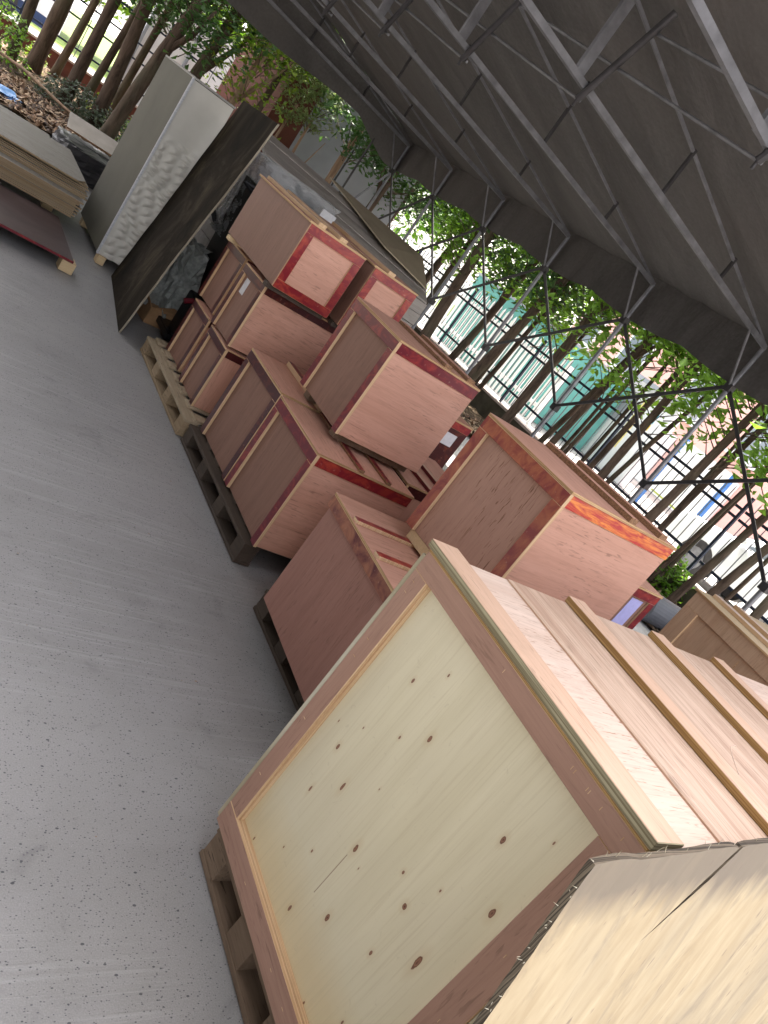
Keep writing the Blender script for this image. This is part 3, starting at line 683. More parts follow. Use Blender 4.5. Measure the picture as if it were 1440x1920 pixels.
# ------------------------------------------------------------------ left group
def tall_block():
    r = empty('packed_panel_block', (1.77, 6.61, 0), 0, label='tall upright block with an olive side and a quilted white end wrapped in padding', cat='packed panel')
    M['olive'] = plain('olive_board', (0.13, 0.125, 0.095, 1), 0.7, 0.15, 3)
    M['quilt'] = plain('quilted_white_wrap', (0.60, 0.585, 0.53, 1), 0.5, 0.10, 4)
    boxpart('body', (0, 0.02, 0.07), (0.36, 1.09, 1.585), [M['olive']], r)
    rr = random.Random(11); ph = [rr.random()*0.5 for _ in range(40)]
    def fn(u, v):
        z = 0.071+1.51*v; x = 0.004+0.352*u; b = 0
        if v < 0.72:
            row = v*27+0.35*math.sin(u*5+v*23); k = int(row); fr = row-k
            b = 0.024*math.sin(fr*math.pi)*(0.5+0.5*math.sin(u*20+ph[k % 40]*14))*min(1, u*12)*min(1, (1-u)*6)*min(1, (0.72-v)*12)
        b += 0.010*math.exp(-((u-0.75)/0.15)**2)*(0.5+0.5*math.sin(v*7))
        return (x, 0.018-b, z)
    grid(60, 420, fn).build('quilted_wrap', M['quilt'], r, smooth=True)
    boxpart('edge_trim', (-0.012, 0.002, 0.07), (0.004, 0.03, 1.59), [plain('chipped_white_trim', (0.55, 0.57, 0.60, 1), 0.6, 0.25, 90)], r)
    boxpart('top_trim', (0.0, 0.0, 1.586), (0.36, 1.09, 1.600), [plain('grey_top_trim', (0.40, 0.39, 0.36, 1), 0.6, 0.3, 60)], r)
    for y in (0.0, 0.95):
        boxpart('foot_block', (0.01, y-0.01, 0.0), (0.075, y+0.08, 0.069), [M['paleblock']], r)
        boxpart('foot_block', (0.28, y+0.0, 0.0), (0.345, y+0.08, 0.069), [M['paleblock']], r)
tall_block()
def dark_sheet():
    r = empty('plywood_sheet', (1.743, 5.20, 0), 0, label='dark brown film-faced sheet standing on edge in front of the white quilted block', cat='plywood sheet')
    s = NT('dirty_dark_board', 0.85, 0.06)
    n = s.noise(s.coords((2.2, 2.2, 1.6)), 1, 7, 0.7, 0.6, four=False)
    c = s.ramp(n, (0.36, (0.009, 0.007, 0.005, 1)), (0.52, (0.026, 0.020, 0.013, 1)), (0.68, (0.075, 0.060, 0.040, 1)))
    s.col(c); s.bump(n, 0.2, 0.003)
    a = Vector((0, 0, 0)); b = Vector((0.157, 1.262, -0.003)); v = Vector((0.203, 0.0, 1.679)); th = Vector((0.013, -0.002, 0))
    def P(p, q, k):
        wob = 0.006*math.sin(q*9+1)+0.003*math.sin(q*31)
        return a+b*p+v*q+th*k+Vector((0, -wob if p < 0.5 else wob, 0))
    m = MB(); n = 40; i = 0
    for q in range(n+1):
        for p, k in ((0, 0), (1, 0), (1, 1), (0, 1)): m.v.append(tuple(P(p, q/n, k)))
    for q in range(n):
        o = q*4; p4 = o+4
        for e, (s0, s1) in enumerate(((0, 1), (1, 2), (2, 3), (3, 0))):
            m.f.append((o+s0, o+s1, p4+s1, p4+s0)); m.mi.append(0 if e in (0, 2) else 1)
    m.f.append((3, 2, 1, 0)); m.mi.append(1); m.f.append((4*n, 4*n+1, 4*n+2, 4*n+3)); m.mi.append(1)
    m.build('sheet_face', [s.m, plyedge('pale_sheet_edge', (0.34, 0.31, 0.24, 1), (0.22, 0.19, 0.14, 1), 'x', 300)], r)
dark_sheet()
def ply_stack():
    r = empty('plywood_stack', (-1.0, 7.0, 0), 0, label='stack of pale grey-topped plywood sheets lying on wood blocks at the left edge', cat='plywood stack')
    g = ply('greyish_sheet_top', (0.36, 0.35, 0.31, 1), (0.27, 0.25, 0.215, 1), 'x', fleck=0.6, rough=0.7)
    e1 = plyedge('tan_sheet_edge', (0.44, 0.34, 0.22, 1), (0.27, 0.19, 0.11, 1), 'z', 500)
    rr = random.Random(4)
    zs = 0.13
    k = 0
    while zs < 0.385:
        th = rr.choice((0.010, 0.012, 0.015)); ox = 0.06*rr.random()-0.03; oy = 0.03*rr.random()
        if k > 12: ox += 0.06; oy += 0.10+0.02*(k-12)
        a, b = (0.0, oy, zs), (2.58+ox, 1.48, zs+th-0.0015)
        boxpart('sheet', a, b, [g, e1], r, {'-y': 1, '+x': 1, '+y': 1, '-x': 1}, bevel=0)
        zs += th; k += 1
    # clipped top sheet
    m = MB(); z0, z1 = zs, zs+0.012
    P = [(0, 0.20), (2.52, 0.16), (2.60, 0.30), (2.52, 0.95), (2.44, 1.02), (2.40, 1.50), (0, 1.50)]
    m.v = [(x, y, z0) for x, y in P]+[(x, y, z1) for x, y in P]; n = len(P)
    m.f = [tuple(range(n, 2*n)), tuple(reversed(range(n)))]+[(i, (i+1) % n, (i+1) % n+n, i+n) for i in range(n)]; m.mi = [0, 0]+[1]*n
    m.build('sheet', [g, e1], r)
    for (x, y) in ((2.42, 0.45), (2.42, 1.25), (0.9, 0.45), (0.9, 1.25)):
        boxpart('support_block', (x, y, 0.0), (x+0.09, y+0.14, 0.1295), [M['paleblock']], r)
ply_stack()
def red_sheet():
    r = empty('plywood_sheet', (-1.2, 5.90, 0), 0, label='reddish-brown film-faced sheet lying low on square pine blocks in the aisle', cat='plywood sheet')
    s = NT('wet_reddish_film', 0.4, 0.5)
    n = s.noise(s.coords((2, 3, 2)), 1, 6, 0.65, 0.5, four=False)
    s.col(s.ramp(n, (0.3, (0.055, 0.033, 0.036, 1)), (0.55, (0.095, 0.066, 0.068, 1)), (0.75, (0.15, 0.12, 0.125, 1))))
    boxpart('sheet_face', (0, 0.0, 0.086), (2.67, 1.05, 0.104), [s.m, M['film']], r, {'-y': 1, '+x': 1})
    for (x, y) in ((2.60, 0.015), (2.57, 0.9), (1.3, 0.015), (1.3, 0.9)):
        boxpart('support_block', (x, y, 0.0), (x+0.10, y+0.12, 0.0855), [M['paleblock']], r)
red_sheet()
# small pieces behind: dark tarp-covered box and a low slanted sheet
def crumpled(name, c, size, label, cat, mat, seed, amp=0.05, yaw=0.0, n=14, bot=True):
    """a soft, wrinkled covered lump with a box-like core"""
    r = random.Random(seed); sx, sy, sz = size
    m = MB(); ring = 40; rows = n
    pr = [[r.random() for _ in range(ring)] for _ in range(rows+1)]
    for j in range(rows+1):
        v = j/rows
        for i in range(ring):
            t = 2*math.pi*i/ring; ct, st = math.cos(t), math.sin(t)
            k = (abs(ct)**6+abs(st)**6)**(-1/6)
            s = 1.0 if v < 0.8 else max(0.02, 1-((v-0.8)/0.2)**2*0.98)
            w = amp*(pr[j][i]-0.5)*(1 if v < 0.95 else 0.2)+amp*0.5*math.sin(t*7+v*5)
            m.v.append((ct*k*sx/2*s+ct*w, st*k*sy/2*s+st*w, sz*min(1, v/0.82)+(amp*0.4*(pr[j][i]-0.5) if v > 0.3 else 0)))
    for j in range(rows):
        for i in range(ring):
            i2 = (i+1) % ring; m.f.append((j*ring+i, j*ring+i2, (j+1)*ring+i2, (j+1)*ring+i)); m.mi.append(0)
    m.f.append(tuple(rows*ring+i for i in range(ring))); m.mi.append(0)
    o = m.build(name, mat, None, smooth=False, label=label, cat=cat)
    o.location = c; o.rotation_euler = (0, 0, yaw)
    return o
M['tarpdark'] = plain('dark_tarp', (0.045, 0.045, 0.05, 1), 0.45, 0.4, 5)
crumpled('covered_box', (2.15, 9.9, 0), (0.85, 0.8, 0.30), 'low box under a dark grey tarp behind the olive block', 'covered box', M['tarpdark'], 3, 0.04)
r = empty('plywood_sheet', (1.95, 11.0, 0.22), R(-4), label='narrow pale board lying aslant before the leafy soil bed', cat='board')
MB().box((0, 0, 0), (1.5, 0.42, 0.02), 0, {'-y': 1}, Matrix.Rotation(R(18), 4, 'X')).build('board_face', [plain('greyish_board', (0.27, 0.25, 0.22, 1), 0.7, 0.2, 5), M['osb']], r)
boxpart('support_block', (0.2, 0.12, -0.22), (0.32, 0.3, 0.035), [M['pallet']], r)
boxpart('support_block', (1.2, 0.12, -0.22), (1.32, 0.3, 0.035), [M['pallet']], r)
crumpled('plastic_bag', (2.55, 9.1, 0), (0.5, 0.45, 0.34), 'crumpled whitish plastic bag beside the dark tarp box', 'bag', plain('white_plastic', (0.5, 0.49, 0.46, 1), 0.35, 0.3, 20), 9, 0.10)
crumpled('blue_tarp', (1.05, 11.9, 0.02), (0.85, 0.55, 0.07), 'crumpled sky-blue plastic tarp on the leaf litter', 'tarp', plain('blue_plastic', (0.16, 0.33, 0.62, 1), 0.4, 0.25, 15), 21, 0.12)

# ------------------------------------------------------------------ behind the small crates: machine, wrapped bundle, plank slab
def machine():
    r = empty('pallet_truck', (2.10, 5.32, 0), 0, label='black hand pallet truck and handle leaning in the dark gap beside the small crates', cat='pallet truck')
    blk = plain('black_paint', (0.012, 0.012, 0.014, 1), 0.4, 0.3, 8)
    t = MB(); t.box((0.0, 0.05, 0.05), (0.16, 1.1, 0.10)); t.box((0.32, 0.05, 0.05), (0.48, 1.1, 0.10)); t.build('fork', blk, r, 0.004)
    t = MB(); t.box((0.04, -0.0, 0.06), (0.44, 0.22, 0.42)); t.build('pump_housing', blk, r, 0.01)
    t = MB(); t.tube((0.20, 0.10, 0.40), (0.20, 0.42, 1.18), 0.03, 12); t.tube((0.06, 0.44, 1.24), (0.38, 0.44, 1.24), 0.016, 10); t.tube((0.20, 0.42, 1.18), (0.06, 0.44, 1.24), 0.014, 8); t.tube((0.20, 0.42, 1.18), (0.38, 0.44, 1.24), 0.014, 8)
    t.build('handle', blk, r)
    red = plain('red_plastic', (0.14, 0.01, 0.02, 1), 0.5, 0.1)
    t = MB(); t.tube((-0.02, 0.05, 0.36), (0.04, 0.05, 0.39), 0.020, 14); t.build('valve_cap', red, r)
    t = MB(); t.tube((0.14, 0.06, 0.06), (0.18, 0.06, 0.06), 0.06, 16); t.tube((0.30, 0.06, 0.06), (0.34, 0.06, 0.06), 0.06, 16); t.build('wheel', blk, r)
machine()
blk = plain('black_board', (0.014, 0.013, 0.013, 1), 0.5, 0.3, 3)
r = empty('black_panel', (2.34, 5.15, 0), R(0), label='tall black board standing behind the small crates', cat='board')
MB().box((0, 0, 0), (0.03, 1.0, 1.26), 0, None, Matrix.Rotation(R(-2), 4, 'Y')).build('board_face', blk, r)
crumpled('plastic_bag', (2.13, 5.95, 0.10), (0.26, 0.40, 0.55), 'greyish shredded plastic wrap stuffed behind the dark sheet', 'plastic wrap', plain('grey_plastic_film', (0.33, 0.35, 0.33, 1), 0.3, 0.4, 25), 5, 0.09)
r = empty('cardboard_box', (2.02, 5.68, 0), R(8), label='torn brown cardboard box crushed on the floor beside the pale pallet', cat='box')
cb = plain('brown_cardboard', (0.34, 0.20, 0.10, 1), 0.8, 0.3, 9)
t = MB(); t.box((0, 0, 0), (0.42, 0.30, 0.13)); t.build('carton', cb, r, 0.004)
t = MB(); t.face([(0, 0, 0.13), (0.15, -0.02, 0.20), (0.30, 0.0, 0.17), (0.42, 0, 0.13)]); t.face([(0, 0, 0.13), (-0.06, 0.08, 0.22), (-0.05, 0.2, 0.19), (0, 0.3, 0.13)])
o = t.build('flap', cb, r); md = o.modifiers.new('thick', 'SOLIDIFY'); md.thickness = 0.004
# wrapped machine bundle
def bundle():
    r = empty('wrapped_bundle', (2.66, 6.0, 0), 0, label='bundle of dark metal parts wrapped in glinting clear plastic, behind the dark sheet', cat='wrapped goods')
    dk = plain('oily_dark_parts', (0.035, 0.037, 0.04, 1), 0.3, 0.6, 9, 0.4)
    rr = random.Random(12)
    t = MB()
    for k in range(46):
        x, y, z = rr.random()*0.5-0.25, rr.random()*0.3, 0.1+rr.random()*1.2
        a = Vector((x, y, z)); t.bar(a, a+Vector((rr.random()-0.5, rr.random()*0.4-0.2, rr.random()-0.5))*0.4, 0.03+0.05*rr.random(), 0.03+0.03*rr.random())
    t.build('metal_parts', dk, r)
    s = NT('clear_wrap_film', 0.16, 0.8); s.b.inputs['Base Color'].default_value = (0.75, 0.78, 0.8, 1)
    n = s.noise(s.coords((17, 17, 17)), 1, 5, 0.65, 1.5, four=False); s.bump(n, 1.0, 0.06)
    s.b.inputs['Alpha'].default_value = 0.42
    nm = MB(); ring = 72; rows = 70
    for j in range(rows+1):
        for i in range(ring):
            tt = 2*math.pi*i/ring; ct, st = math.cos(tt), math.sin(tt); k = (abs(ct)**5+abs(st)**5)**(-1/5)
            wob = 0.014*math.sin(tt*13+j*0.5)+0.016*math.sin(tt*5-j*0.37)+0.022*(rr.random()-0.5)
            wob *= 0.6; nm.v.append((ct*k*0.36+ct*wob, 0.14+st*k*0.24+st*wob, 0.78+0.67*j/rows))
    for j in range(rows):
        for i in range(ring):
            i2 = (i+1) % ring; nm.f.append((j*ring+i, j*ring+i2, (j+1)*ring+i2, (j+1)*ring+i)); nm.mi.append(0)
    nm.build('plastic_film', s.m, r, smooth=True)
    boxpart('base_skid', (-0.36, -0.08, 0.0), (0.36, 0.36, 0.078), [M['palletdark']], r)
    t = MB(); t.box((0.14, -0.20, 1.14), (0.27, -0.185, 1.40)); t.build('printed_tag', M['paper'], r)
    t = MB(); t.tube((0.205, -0.205, 1.22), (0.205, -0.200, 1.22), 0.035, 20); t.build('black_ring', M['tarpdark'], r)
bundle()
def slab():
    r = empty('plank_stack', (2.55, 6.6, 0), 0, label='wide stack of weathered grey planks with slanting top boards behind the red framed crates', cat='plank stack')
    g = ply('weathered_grey_plank', (0.50, 0.46, 0.43, 1), (0.31, 0.28, 0.255, 1), 'x', fleck=0.6, rough=0.6, blot=0.6)
    O = Vector((2.55, 6.6, 0)); rr = random.Random(8)
    for k in range(10):
        boxpart('base_board', (0.02*rr.random(), 0.02+0.02*rr.random(), 0.12*k), (2.15-0.03*rr.random(), 1.0, 0.12*k+0.115), [g], r)
    # slanting boards: four long planks side by side from the low front edge up to the back
    fl = [Vector((2.55, 6.55, 1.40)), Vector((4.75, 6.75, 1.205))]; bk = [Vector((2.62, 7.45, 1.605)), Vector((4.9, 7.45, 1.47))]
    nb = 4
    for k in range(nb):
        a, b = k/nb+0.004, (k+1)/nb-0.004
        p = [fl[0].lerp(bk[0], a), fl[1].lerp(bk[1], a), fl[1].lerp(bk[1], b), fl[0].lerp(bk[0], b)]
        dz = Vector((0, 0, 0.022+0.006*(k % 2)))
        m = MB(); m.v = [tuple(q-O-dz) for q in p]+[tuple(q-O+Vector((0, 0, 0.004*(k % 2)))) for q in p]
        m.f = [(0, 3, 2, 1), (4, 5, 6, 7), (0, 1, 5, 4), (1, 2, 6, 5), (2, 3, 7, 6), (3, 0, 4, 7)]; m.mi = [0]*6
        m.build('top_plank', [g], r)
    m = MB(); q = [Vector((4.0, 6.8, 1.40)), Vector((4.72, 6.85, 1.30)), Vector((4.88, 7.5, 1.52)), Vector((3.5, 7.5, 1.60))]
    m.v = [tuple(p-O) for p in q]+[tuple(p-O+Vector((0, 0, 0.012))) for p in q]
    m.f = [(0, 3, 2, 1), (4, 5, 6, 7), (0, 1, 5, 4), (1, 2, 6, 5), (2, 3, 7, 6), (3, 0, 4, 7)]; m.mi = [0]*6
    m.build('top_sheet', [plain('buff_sheet', (0.38, 0.32, 0.23, 1), 0.7, 0.15, 4)], r)
slab()
# grey cylinder on the soil at the right
r = empty('plastic_drum', (7.55, 4.05, 0), 0, label='dark grey plastic drum lying on the leaf litter', cat='drum')
t = MB(); t.tube((-0.3, 0.1, 0.16), (0.3, -0.12, 0.16), 0.16, 28); t.tube((-0.31, 0.104, 0.16), (-0.29, 0.096, 0.16), 0.17, 28); t.tube((0.29, -0.117, 0.16), (0.31, -0.123, 0.16), 0.17, 28)
t.build('drum_shell', plain('grey_plastic', (0.09, 0.095, 0.11, 1), 0.4, 0.2), r, smooth=False)
r = empty('glass_bottle', (8.5, 5.35, 0.05), 0, label='clear glass jar lying by the foot of the fence wall', cat='jar')
t = MB(); t.tube((0, 0, 0.05), (0.12, 0.05, 0.05), 0.05, 16); t.tube((0.12, 0.05, 0.05), (0.15, 0.06, 0.05), 0.035, 16); t.build('jar_body', plain('pale_glass', (0.55, 0.60, 0.60, 1), 0.1, 0.1, spec=0.8), r)

# ------------------------------------------------------------------ boundary fences
M['rendered'] = plain('stained_low_wall', (0.10, 0.09, 0.065, 1), 0.9, 0.4, 5)
M['maroonwall'] = plain('maroon_low_wall', (0.16, 0.055, 0.04, 1), 0.85, 0.3, 4)
M['coping'] = plain('pale_coping', (0.52, 0.44, 0.40, 1), 0.8, 0.15, 6)
M['fenceblue'] = plain('dark_blue_rail', (0.015, 0.025, 0.05, 1), 0.4, 0.2)
M['fencegrey'] = plain('grey_picket', (0.20, 0.21, 0.23, 1), 0.45, 0.2, 5, 0.3)
def fence(a, b, wall, label, bays, step, picket, rails, ptop):
    r = empty('boundary_fence', (a[0], a[1], 0), math.atan2(b[1]-a[1], b[0]-a[0]), label=label, cat='fence')
    Lh = math.hypot(b[0]-a[0], b[1]-a[1])
    boxpart('low_wall', (0, -0.10, -0.1), (Lh, 0.10, 0.34), [wall], r, bevel=0)
    boxpart('coping', (0, -0.13, 0.34), (Lh, 0.13, 0.38), [M['coping']], r, bevel=0.004)
    bl = Lh/bays
    for k in range(bays):
        x0 = k*bl
        t = MB(); t.box((x0, -0.02, 0.38), (x0+0.035, 0.02, ptop+0.05)); t.build('fence_post', M['fenceblue'], r)
        t = MB()
        for z in rails: t.box((x0+0.06, -0.012, z-0.018), (x0+bl, 0.012, z+0.018), 1)
        n = int((bl-0.06)/step)
        for j in range(1, n+1):
            x = x0+0.03+step*j
            t.tube((x, 0, 0.45), (x, 0, ptop), picket, 6, 0)
            t.tube((x, 0, ptop), (x, 0, ptop+0.07), picket*1.1, 6, 0, 0.001, cap=False)
        t.build('fence_panel', [M['fencegrey'], M['fenceblue']], r)
    return r
fence((9.25, 19.0), (9.25, -4.0), M['rendered'], 'picket fence of grey bars and dark rails on a low wall, right of the canopy', 10, 0.125, 0.0075, (0.62, 1.30, 1.42), 1.56)
fence((-8.0, 19.05), (9.12, 19.05), M['maroonwall'], 'dark rail fence on a maroon low wall at the far end behind the trees', 7, 0.55, 0.009, (0.62, 1.12, 1.42, 1.85), 2.1)

# ------------------------------------------------------------------ trees
def leaf(m, c, size, rr, mi=0):
    d = Vector((rr.gauss(0, 1), rr.gauss(0, 1), rr.gauss(0, 0.6)-0.25)).normalized()
    u = d.cross(Vector((rr.random()-0.5, rr.random()-0.5, 1))).normalized(); n = d.cross(u)
    L_, W_ = size, size*(0.26+0.12*rr.random())
    i = len(m.v)
    m.v += [tuple(c), tuple(c+d*L_*0.45+u*W_+n*size*0.10), tuple(c+d*L_-n*size*0.15), tuple(c+d*L_*0.45-u*W_+n*size*0.10)]
    m.f += [(i, i+1, i+2), (i, i+2, i+3)]; m.mi += [mi, mi]
def crown_mesh(name, rr, zlo, zhi, spread, clusters, per, size, mat, blob=0.28):
    m = MB()
    for k in range(clusters):
        z = zlo+(zhi-zlo)*rr.random()**0.8; a = rr.random()*2*math.pi
        q = (z-zlo)/(zhi-zlo); rad = spread*(0.35+0.65*math.sin(min(1, q*1.3+0.15)*math.pi*0.8))*math.sqrt(rr.random())
        c = Vector((math.cos(a)*rad, math.sin(a)*rad, z)); tw = Vector((math.cos(a), math.sin(a), -0.1))
        # the twig that carries the cluster
        m.tube(Vector((c.x*0.15, c.y*0.15, z-0.35*rad-0.1)), c, 0.008, 4, 1, 0.003, cap=False)
        br = blob*(0.6+0.8*rr.random()); nn = int(per*(0.5+rr.random()))
        for j in range(nn):
            p = c+Vector((rr.gauss(0, br*0.55), rr.gauss(0, br*0.55), rr.gauss(0, br*0.42)))
            leaf(m, p, size*(0.7+0.6*rr.random()), rr)
    me = bpy.data.meshes.new(name); me.from_pydata(m.v, [], m.f)
    me.materials.append(mat); me.materials.append(M['bark']); me.polygons.foreach_set('material_index', m.mi); me.update()
    return me
rc = random.Random(77)
CR = [crown_mesh('crown', rc, 1.6, 5.0, 1.05, 85, 24, 0.13, M['leaf']) for _ in range(4)]
CRH = [crown_mesh('crown', rc, 2.3, 5.4, 1.1, 75, 24, 0.13, M['leaf']) for _ in range(3)]
CRD = [crown_mesh('crown', rc, 1.9, 5.6, 1.2, 130, 34, 0.12, M['leafdark'], 0.35) for _ in range(3)]
CRL = [crown_mesh('crown', rc, 1.5, 4.6, 1.0, 80, 30, 0.11, M['leaflime']) for _ in range(2)]
def trunk_mb(sx, sy, r0, h, rr, forks=2):
    m = MB(); n = 22; pts = []; rad = []
    bx, by = rr.gauss(0, 0.02), rr.gauss(0, 0.02)
    for k in range(n+1):
        z = h*k/n; q = k/n
        pts.append(Vector((sx*z+bx*math.sin(q*5), sy*z+by*math.sin(q*6+1), z-0.05 if k == 0 else z)))
        rad.append(r0*(1.0-0.45*q)*(1.25 if k == 0 else 1.0)*(0.93+0.14*rr.random()))
    m.path(pts, rad, 10)
    for f in range(forks):
        k = 7+int(rr.random()*9); a = rr.random()*6.28; p = pts[k]; l = 0.8+rr.random()*0.9
        q = p+Vector((math.cos(a)*l*0.45, math.sin(a)*l*0.45, l))
        m.path([p, p.lerp(q, 0.5)+Vector((0.04, -0.03, -0.05)), q], [rad[k]*0.6, rad[k]*0.42, rad[k]*0.2], 7)
    return m
ADJ_R = ['slim', 'stout', 'slender', 'thick leaning', 'thin', 'broad', 'narrow', 'medium']
def tree(x, y, sx, sy, r0, crown, label, group, barkm=None, h=5.0, rot=None):
    r = empty('tree', (x, y, 0), 0, label=label, cat='tree', group=group)
    trunk_mb(sx, sy, r0, h, random.Random(int(x*100+y*1000)), 2 if r0 > 0.045 else 1).build('trunk', barkm or M['bark'], r, smooth=True)
    if crown is not None:
        c = bpy.data.objects.new('crown', crown); COL.objects.link(c); c.parent = r
        c.location = (sx*2.6, sy*2.6, 0); c.rotation_euler = (0, 0, rot if rot is not None else rc.random()*6.28)
    return r
RT = [(8.40,11.90,0,.035,.059,'slim trunked tree beside the far corner post of the canopy'),
 (8.00,10.79,0,.094,.100,'stout brown tree leaning right, seen just past the far red framed crate'),
 (8.60,10.83,0,-.161,.070,'tilted tree crossing behind the second canopy post from the far end'),
 (8.20,9.61,0,-.186,.085,'strongly leaning brown tree behind the square upper crate'),
 (8.80,9.97,0,-.127,.045,'slender tree close to the fence behind the leaning brown one'),
 (8.30,8.43,0,-.015,.076,'straight thick tree left of the teal shed, above the orange-banded crate'),
 (8.70,8.08,0,-.181,.048,'slim slanting tree right of the teal shed'),
 (8.30,7.49,0,-.105,.053,'double-looking leaning tree before the shed fence'),
 (8.80,7.62,0,-.072,.035,'thin fence-side tree between two thicker ones near the pale yard'),
 (8.70,7.24,0,-.063,.031,'very thin sapling with sparse leaves over the pale yard'),
 (8.50,6.84,0,-.049,.044,'slender dark tree in front of the yellow sign wall'),
 (8.20,6.36,0,-.023,.060,'dark straight tree left of the pink building edge'),
 (8.70,6.62,0,-.139,.037,'thin slanted tree over the pink wall'),
 (8.10,5.37,0,-.059,.062,'thick forked tree right of the blue edged panel'),
 (8.50,5.40,0,-.055,.044,'companion tree just right of the thick forked one'),
 (8.70,5.19,0,-.091,.031,'wispy sapling over the white window strip'),
 (8.80,5.18,0,-.069,.028,'slightest stem rising from the ivy on the low wall'),
 (8.60,4.74,0,-.102,.054,'dark tree rising from the ivy before the white car'),
 (8.20,4.24,0,-.114,.053,'dark tree crossing in front of the white car door'),
 (7.60,3.42,0,.039,.051,'dark tree at the right edge beside the galvanised post')]
for i, (x, y, sx, sy, rad, lb) in enumerate(RT):
    if y > 8.9: cr = CRD[i % 3] if i in (2, 3) else CR[i % 4]
    elif i in (8, 9, 15, 16): cr = CRH[i % 3]
    else: cr = CR[i % 4] if i % 2 else CRH[i % 3]
    tree(x, y, sx, sy, rad, cr, lb, 'thin trees along the right fence', rot=i*1.3)
for i, (x, y, sy, rad, lb) in enumerate(((8.95, 11.2, -.10, .03, 'thin pole-like tree close against the fence near its far corner'), (8.9, 10.2, -.03, .04, 'thin tree between the two leaning brown ones'), (8.95, 9.2, -.14, .03, 'wiry stem between the leaning brown tree and the thick straight one'),
        (9.0, 7.9, -.04, .028, 'wiry stem right behind the double-looking tree'), (8.95, 6.0, -.10, .032, 'thin stem in front of the booth wall edge'), (9.0, 5.75, -.02, .026, 'wiry stem left of the blue edged panel'), (8.95, 4.45, -.05, .03, 'thin stem before the bonnet of the white hatchback'))):
    tree(x, y, 0, sy, rad, None, lb, 'thin trees along the right fence')
# behind the end: second row, darker, near the far right corner
for i, (x, y, lb) in enumerate(((8.9, 13.2, 'dark leafy tree near the fence corner, closest to the canopy'), (7.2, 13.6, 'bushy dark tree in the fence corner with drooping foliage'), (8.6, 15.2, 'dense tree deep in the fence corner'), (6.6, 16.5, 'dark evergreen behind the grey corner building'), (9.0, 16.9, 'last tree of the right fence row'))):
    tree(x, y, 0.03, -0.05, 0.08, CRD[i % 3], lb, 'dark trees in the fence corner', rot=i*2.1)
FT = [(1.62,15.50,-.058,0,.084,'left-most brown tree by the far maroon wall'),
 (2.05,16.50,-.015,0,.135,'thickest brown tree by the far maroon wall, before the white coach'),
 (2.52,17.50,.024,0,.078,'slim tree between the coach stripes and the lawn'),
 (2.36,14.50,.002,0,.100,'grey-brown tree rising out of the grey shrub'),
 (2.79,15.50,.062,0,.075,'leaning tree before the bright lawn'),
 (2.78,14.00,-.067,0,.106,'broad shaded tree beside the blue post beyond the lawn'),
 (3.42,16.50,.041,0,.074,'dark tree just left of the olive block top'),
 (2.79,13.00,.12,0,.108,'dark brown tree right behind the olive block'),
 (3.65,14.00,.071,0,.108,'dark brown tree behind the white quilted block'),
 (4.19,13.50,.063,0,.067,'tan smooth tree above the dark sheet'),
 (4.92,14.50,.038,0,.072,'mottled tree against the grey building panel')]
for i, (x, y, sx, sy, rad, lb) in enumerate(FT):
    cr = [None, CRH[0], None, CRH[1], None, CRD[0], CRD[1], CRD[2], CRH[2], CRL[0], CRH[0]][i]
    tree(x, y, sx, sy, rad, cr, lb, 'trees before the far maroon wall', M['barktan'] if i == 9 else None, rot=i*1.7)
tree(5.95, 12.6, -0.012, 0, 0.067, CRD[1], 'bare tan pole-like tree between the plank stack and canopy corner', 'trees before the far maroon wall', M['barktan'])
# small pale-leaved saplings in front of the grey building
for i, (x, y, lb) in enumerate(((5.1, 13.6, 'pale-leaved sapling nearest the dark sheet'), (5.55, 13.8, 'pale-leaved sapling by the brown wall'))):
    r = empty('sapling', (x, y, 0), 0, label=lb, cat='sapling', group='pale saplings')
    trunk_mb(0.05, 0, 0.035, 2.2, random.Random(i), 1).build('trunk', M['barktan'], r, smooth=True)
    me = crown_mesh('crown', random.Random(50+i), 1.9, 2.75, 0.42, 22, 26, 0.075, leafmat('pale_sapling_leaf', (0.16, 0.21, 0.08, 1), (0.26, 0.32, 0.14, 1)), 0.14)
    c = bpy.data.objects.new('crown', me); COL.objects.link(c); c.parent = r; c.location = (0.1, 0, 0)
# shrubs
def shrub(x, y, rx, h, mat, label, seed, group='shrubs under the trees', size=0.07, n=900):
    rr = random.Random(seed); m = MB()
    for k in range(n):
        a = rr.random()*6.28; q = math.sqrt(rr.random()); z = rr.random()
        p = Vector((math.cos(a)*rx*q*(1-0.3*z), math.sin(a)*rx*q*(1-0.3*z), h*z*(1-0.4*q)+0.03))
        leaf(m, p, size*(0.6+0.8*rr.random()), rr)
    r = empty('shrub', (x, y, 0), 0, label=label, cat='shrub', group=group)
    m.build('foliage', mat, r)
    t = MB()
    for k in range(7):
        a = rr.random()*6.28; t.tube((0, 0, 0), (math.cos(a)*rx*0.5, math.sin(a)*rx*0.5, h*0.7), 0.008, 5)
    t.build('stem', M['bark'], r)
shrub(1.2, 15.2, 0.75, 0.95, M['leaf'], 'green leafy shrub at the left picture edge', 1)
shrub(2.45, 14.1, 0.65, 0.55, M['leafgrey'], 'greyish low shrub around the foot of the grey-brown tree', 2)
shrub(2.95, 15.2, 0.22, 0.6, M['leaflime'], 'small lime-coloured shoot by the maroon wall', 3, n=160)
shrub(3.2, 13.6, 0.8, 0.6, M['leafgrey'], 'wide dull shrub left of the olive block', 4)
shrub(3.6, 14.2, 0.6, 0.7, M['leaf'], 'mixed green shrub touching the olive block', 5)
shrub(2.1, 17.0, 0.25, 0.55, M['leaflime'], 'tiny yellow-green shoot against the maroon wall', 6, n=160)
